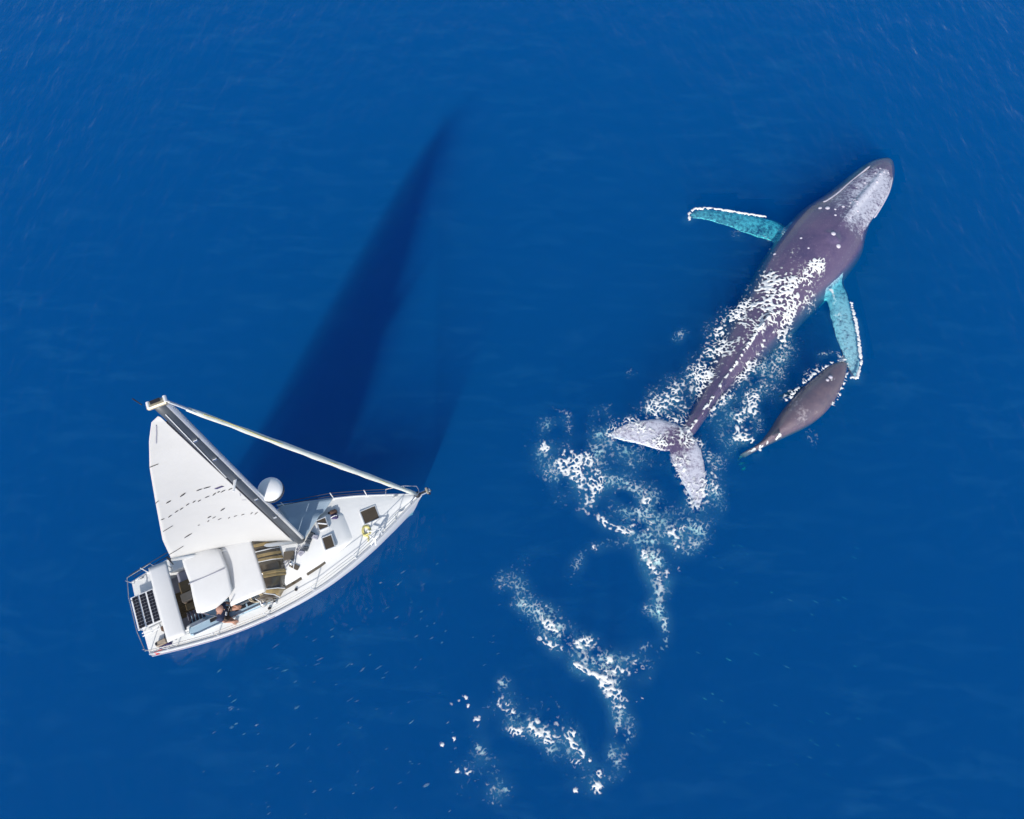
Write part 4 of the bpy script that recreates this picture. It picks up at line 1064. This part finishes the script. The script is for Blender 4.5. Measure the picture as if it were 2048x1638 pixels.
stream(K, [(1317, 1160), (1318, 1190), (1320, 1222), (1328, 1236)], 5, 120, .75, (-.3, .04), .7); stream(K, [(1328, 1236), (1332, 1262), (1334, 1290), (1318, 1308)], 4, 50, .6, (-.5, .03)); stream(K, [(1290, 1215), (1310, 1226)], 7, 24, .6, (-.5, .03)); blob(K, 1292, 1288, 12, 16, .6, DEEP)
stream(K, [(1205, 1085), (1168, 1105), (1150, 1130), (1138, 1160)], 5, 56, .6, (-.4, .03)); blob(K, 1188, 1095, 4, 10, 1.0); stream(K, [(1215, 1080), (1245, 1085)], 5, 22, .6, (-.4, .03))
blob(K, 1030, 1160, 24, 40, .6, (-.5, .03)); stream(K, [(1018, 1190), (1040, 1210), (1060, 1200)], 9, 30, .7, (-.4, .03)); blob(K, 1048, 1211, 3, 6, 1.4)
stream(K, [(1050, 1208), (1085, 1232), (1120, 1262), (1150, 1288), (1190, 1312)], 14, 260, .75, (-.35, .04), .45); stream(K, [(1085, 1240), (1110, 1255), (1140, 1290), (1180, 1285), (1200, 1295)], 6, 90, 1.1, align=.7)
stream(K, [(1080, 1275), (1100, 1290), (1130, 1300)], 4, 60, .9, align=.85)
stream(K, [(1150, 1305), (1185, 1325), (1215, 1348), (1235, 1365)], 8, 220, .75, (-.25, .04), .85); stream(K, [(1150, 1328), (1172, 1342), (1196, 1352), (1222, 1364)], 2.5, 90, 1.0, align=.95)
stream(K, [(1190, 1310), (1225, 1318), (1262, 1324), (1300, 1330)], 7, 120, .8, (-.2, .04), .6); stream(K, [(1255, 1322), (1280, 1324)], 3, 26, 1.3, align=.9); blob(K, 1215, 1318, 5, 14, 1.2); stream(K, [(1230, 1340), (1265, 1342), (1285, 1336)], 5, 60, .8)
stream(K, [(1205, 1360), (1225, 1380), (1236, 1395)], 8, 90, .8, align=.7); stream(K, [(1228, 1384), (1240, 1398), (1246, 1412)], 7, 100, .9); blob(K, 1294, 1354, 2, 4, 1.2)
stream(K, [(1238, 1402), (1242, 1430), (1232, 1465)], 3, 44, .7, (-.4, .04)); stream(K, [(1262, 1440), (1258, 1470), (1250, 1500), (1240, 1530)], 5, 60, .7, (-.5, .03)); blob(K, 1225, 1510, 16, 36, .7, (-.4, .04))
blob(K, 1008, 1362, 12, 24, .7, (-.4, .04)); stream(K, [(1000, 1402), (1012, 1416), (1024, 1424)], 5, 46, 1.1); blob(K, 1020, 1445, 22, 40, .6, (-.5, .03))
stream(K, [(1060, 1452), (1085, 1452), (1110, 1460), (1125, 1468)], 7, 130, .9); blob(K, 1080, 1458, 10, 50, 1.0); blob(K, 1105, 1440, 7, 20, 1.0); blob(K, 1100, 1476, 10, 24, .9); stream(K, [(1020, 1462), (1040, 1462)], 5, 22, .9)
blob(K, 1136, 1466, 8, 40, 1.0); stream(K, [(1138, 1475), (1150, 1492), (1166, 1508), (1180, 1518)], 2.5, 70, 1.0, align=.9); blob(K, 1105, 1495, 12, 24, .6, DEEP)
blob(K, 1147, 1524, 8, 24, .8); blob(K, 1198, 1545, 7, 22, .9); blob(K, 1190, 1575, 9, 34, .9); blob(K, 1150, 1580, 4, 8, .9); blob(K, 1230, 1540, 18, 26, .6, (-.5, .03))
for x, y in ((901, 1407), (915, 1400), (922, 1395), (930, 1394), (937, 1412), (907, 1477), (884, 1490), (953, 1450), (1045, 1474), (914, 1541), (949, 1564), (973, 1566), (1076, 1450), (1145, 1145), (1272, 1400), (1357, 1138), (1282, 1399)): blob(K, x, y, 2, 3, 1.0)
stream(K, [(948, 1438), (960, 1436)], 2, 14, 1.1, align=.9); stream(K, [(948, 1495), (965, 1505), (985, 1512)], 6, 40, .8, (-.2, .04)); stream(K, [(930, 1542), (940, 1546)], 3, 12, .9); stream(K, [(985, 1575), (1010, 1582), (1022, 1580)], 5, 34, .8, (-.3, .04)); stream(K, [(915, 1580), (950, 1560), (1000, 1595)], 14, 26, .5, DEEP)
stream(K, [(1000, 1400), (1080, 1420), (1140, 1440)], 26, 40, .5, DEEP)
K = 'wake_foam'
for pts, w, n in (([(1090, 840), (1080, 900), (1110, 950), (1150, 990)], 24, 90), ([(1200, 930), (1240, 960), (1300, 985)], 22, 110), ([(1230, 1010), (1290, 1040), (1350, 1070)], 26, 150),
                  ([(1390, 1030), (1400, 1070), (1360, 1100)], 20, 80), ([(1270, 1070), (1310, 1130), (1325, 1200)], 12, 100), ([(1020, 1160), (1060, 1210), (1110, 1260)], 20, 90),
                  ([(1080, 1240), (1150, 1300), (1230, 1350)], 20, 160), ([(1230, 1320), (1290, 1330)], 14, 50), ([(1225, 1370), (1250, 1440), (1240, 1530)], 14, 80),
                  ([(1000, 1400), (1060, 1450), (1130, 1480)], 22, 90), ([(1130, 1500), (1190, 1560)], 18, 50), ([(920, 1520), (1000, 1580)], 18, 40), ([(1060, 1130), (1010, 1150), (1000, 1190)], 12, 30)):
    stream(K, pts, w, n, .7, (-.4, .04), .4)
K = 'flank_foam'
for pts, w, n in (([(1470, 640), (1420, 700), (1370, 770), (1300, 820)], 20, 200), ([(1560, 700), (1520, 760), (1480, 820), (1470, 880)], 20, 190), ([(1400, 800), (1380, 830)], 16, 50), ([(1420, 900), (1430, 980), (1400, 1030)], 18, 110), ([(1200, 860), (1240, 900), (1300, 920)], 18, 110)):
    stream(K, pts, w, n, .75, (-.4, .06), .3)
# turn the cover into lace: threshold band-limited noise so that the covered share is as asked
rng = np.random.default_rng(11)
fy, fx = np.meshgrid(np.fft.fftfreq(GNY, CELL), np.fft.rfftfreq(GNX, CELL), indexing='ij')
def band(wave, width, stretch=1.0, ang=0.0):
    c_, s_ = math.cos(ang), math.sin(ang)
    u = (fx * c_ + fy * s_) * stretch; v = (-fx * s_ + fy * c_)
    f = np.sqrt(u * u + v * v); H_ = np.exp(-.5 * ((f - 1 / wave) / (width / wave)) ** 2)
    n_ = np.fft.irfft2(np.fft.rfft2(rng.standard_normal((GNY, GNX))) * H_, s=(GNY, GNX)); return (n_ / n_.std()).astype(np.float32)
Nf, Nb = band(.27, .45), band(1.3, .5)
Wf, Wc, Ws = band(.215, .30), band(.36, .38), band(.20, .3, 3.0, R(-32))
w_c = np.clip((SIZ / WSUM - .75) / .6, 0, 1) * .75; w_s = np.clip(STR / WSUM, 0, 1) * .9
qs = np.linspace(-3, 3, 241); cdf = np.array([.5 * (1 + math.erf(q / math.sqrt(2))) for q in qs])
tot = {}
for l in (0, 1): tot[l] = sum(COV[(k, l)] for k in KEYS)
jit = rng.uniform(-.32, .32, (GNY + 1, GNX + 1, 2))
depth_n = band(1.0, .5)
FOAM_AND_GLINTS = {}
for l in (0, 1):
    own = np.argmax(np.stack([COV[(k, l)] for k in KEYS]), axis=0)
    c = np.minimum(tot[l] / (1 + .35 * tot[l]), np.array([.64, .40, .55, .66, .93, .52], np.float32)[own])
    if l: W = band(.20, .30)
    else:
        W = Wf * (1 - w_c) * (1 - w_s) + Wc * w_c * (1 - w_s) + Ws * w_s
        W = W / np.sqrt(((1 - w_c) * (1 - w_s)) ** 2 + (w_c * (1 - w_s)) ** 2 + w_s ** 2)
    # wandering strings of froth (the zero lines of the noise), broken into pieces by a second noise
    c1, c2 = np.clip(c ** .5, .30, 1), np.clip(c / np.clip(c ** .5, .30, 1), 0, .985)
    half = np.interp(.5 + .5 * c1, cdf, qs).astype(np.float32)
    G_ = (Nf * .8 + Nb * .6) if not l else (band(.24, .45) * .9 + Nb * .5)
    gate = G_ / G_.std() - np.interp(1 - c2, cdf, qs).astype(np.float32)
    over = np.minimum((half - np.abs(W)) * 1.3, gate * .9)
    keep = (over > 0) & (c > .012)
    own = np.argmax(np.stack([COV[(k, l)] for k in KEYS]), axis=0)
    strength = np.clip(over / .7, 0, 1) * np.clip(.10 + c * np.array([1.3, .9, .8, 1.2, 1.2, .95], np.float32)[own] + .16 * Nb, .06, 1)
    for ki, key in enumerate(KEYS):
        jj, ii = np.nonzero(keep & (own == ki))
        vid = {}; V, Fc, A = FOAM_AND_GLINTS.setdefault(key, ([], [], []))
        for j, i in zip(jj.tolist(), ii.tolist()):
            quad = []; bad = False
            for dj, di in ((0, 0), (0, 1), (1, 1), (1, 0)):
                q = (j + dj, i + di)
                if q not in vid:
                    x = GX0 + (i + di + jit[q[0], q[1], 0]) * CELL; y = GY0 + (j + dj + jit[q[0], q[1], 1]) * CELL
                    a_ = strength[max(j + dj - 1, 0):j + dj + 1, max(i + di - 1, 0):i + di + 1]; st_ = float(a_.mean())
                    near = bx0 < x < bx1 and by0 < y < by1
                    top_ = -9
                    if near:
                        for bv in (bvh_m, bvh_c):
                            h = bv.ray_cast(Vector((x, y, 4)), Vector((0, 0, -1)))
                            if h[0] is not None: top_ = max(top_, h[0].z)
                    if l == 0: z = max(top_, .0) + .018 + .05 * st_
                    else:
                        z = -.08 + .04 * float(depth_n[min(q[0], GNY - 1), min(q[1], GNX - 1)])
                        z = min(z, -.02); st_ *= .45
                        if top_ > z - .02: z = None
                    if z is None: vid[q] = -1
                    else: vid[q] = len(V); V.append((x, y, z)); A.append(st_)
                if vid[q] < 0: bad = True
                quad.append(vid[q])
            if not bad: Fc.append(tuple(quad))
# milky water full of fine bubbles below the froth
Q_ = 5; hh, ww = GNY // Q_, GNX // Q_
mil = (tot[0] * .6 + tot[1])[:hh * Q_, :ww * Q_].reshape(hh, Q_, ww, Q_).mean(axis=(1, 3))
ker = np.exp(-.5 * (np.hypot(np.fft.fftfreq(hh)[:, None], np.fft.rfftfreq(ww)[None, :]) * 2 * math.pi * 1.4) ** 2)
mil = np.fft.irfft2(np.fft.rfft2(mil) * ker, s=(hh, ww)) * (1 + .5 * Nb[:hh * Q_:Q_, :ww * Q_:Q_])
V, Fc, A = FOAM_AND_GLINTS.setdefault('aerated_water', ([], [], [])); vid = {}
for j, i in zip(*(q.tolist() for q in np.nonzero(mil > .02))):
    quad = []; bad = False
    for dj, di in ((0, 0), (0, 1), (1, 1), (1, 0)):
        q = (j + dj, i + di)
        if q not in vid:
            x, y = GX0 + q[1] * Q_ * CELL, GY0 + q[0] * Q_ * CELL; z = -.22; ok = True
            if bx0 < x < bx1 and by0 < y < by1:
                for bv in (bvh_m, bvh_c):
                    h = bv.ray_cast(Vector((x, y, 4)), Vector((0, 0, -1)))
                    if h[0] is not None and h[0].z > z - .04: ok = False
            a_ = mil[max(q[0] - 1, 0):q[0] + 1, max(q[1] - 1, 0):q[1] + 1]
            vid[q] = len(V) if ok else -1
            if ok: V.append((x, y, z)); A.append(max(0.0, float(a_.mean()) - .02))
        if vid[q] < 0: bad = True
        quad.append(vid[q])
    if not bad: Fc.append(tuple(quad))
# short pale dashes painted as wave glints on the open sea
V, Fc, A = FOAM_AND_GLINTS.setdefault('ripple_glint', ([], [], []))
def dash(px, py, dpx, dpy, z, ln, wd):
    p = at(px, py, z); d = at(px + dpx, py + dpy, z) - p; d.normalize(); sd = Vector((-d.y, d.x, 0)); k0 = len(V); n_ = 4; al = random.choice((.0, .02, .04, .06, .12))
    for i in range(n_ + 1):
        t = i / n_ - .5; w2 = wd * (1 - (2 * t) ** 2 * .85) * random.uniform(.6, 1.2); c_ = p + d * ln * t + sd * random.uniform(-.2, .2) * wd
        V.extend([tuple(c_ - sd * w2), tuple(c_ + Vector((0, 0, .01))), tuple(c_ + sd * w2)]); A.extend([.0, al, .0])
    for i in range(n_): a = k0 + i * 3; Fc.extend([(a, a + 3, a + 4, a + 1), (a + 1, a + 4, a + 5, a + 2)])
for _ in range(22):
    x, y = random.uniform(410, 900), random.uniform(1290, 1625)
    if random.random() < .45: x, y = random.gauss(640, 90), random.gauss(1350, 40)
    for q in range(random.choice((1, 1, 2, 3))): dash(x + random.gauss(0, 9), y + random.gauss(0, 6), 6, -4 + random.uniform(-2, 2), random.uniform(-.35, -.05), random.uniform(.08, .28), random.uniform(.012, .035))
for _ in range(32): dash(random.uniform(620, 900), random.uniform(1090, 1290), 6, -4, random.uniform(-.4, -.1), random.uniform(.08, .22), random.uniform(.012, .03))
for _ in range(60): dash(random.uniform(400, 1000), random.uniform(1250, 1630), 6, -4 + random.uniform(-2, 2), random.uniform(-.3, -.05), random.uniform(.05, .16), random.uniform(.008, .02))
for _ in range(44): dash(random.uniform(1380, 1720), random.uniform(1080, 1560), 6, 3, random.uniform(-1.0, -.5), random.uniform(.08, .25), random.uniform(.012, .03))
names = {'back_foam': 'white foam streaming over the big whale\'s back', 'fluke_foam': 'broken foam film over the big whale\'s tail flukes', 'flank_foam': 'bubbles and foam in the water along the big whale\'s flanks',
         'calf_foam': 'foam line washing round the whale calf', 'flipper_foam': 'white water along the edges of the big whale\'s flippers', 'wake_foam': 'swirling white foam wake trailing behind the whale\'s tail', 'aerated_water': 'milky turquoise water full of bubbles under the foam trail', 'ripple_glint': 'pale flecks painted as glints on the ripples of open sea'}
for key, (V, Fc, A) in FOAM_AND_GLINTS.items():
    o = mesh_obj(key, V, Fc, M['milk'] if key == 'aerated_water' else M['foam'], None, True)  # the painted wave glints share the foam material
    a_ = o.data.attributes.new('cover', 'FLOAT', 'POINT'); a_.data.foreach_set('value', A)
    tag(o, names[key], 'foam', kind='stuff')
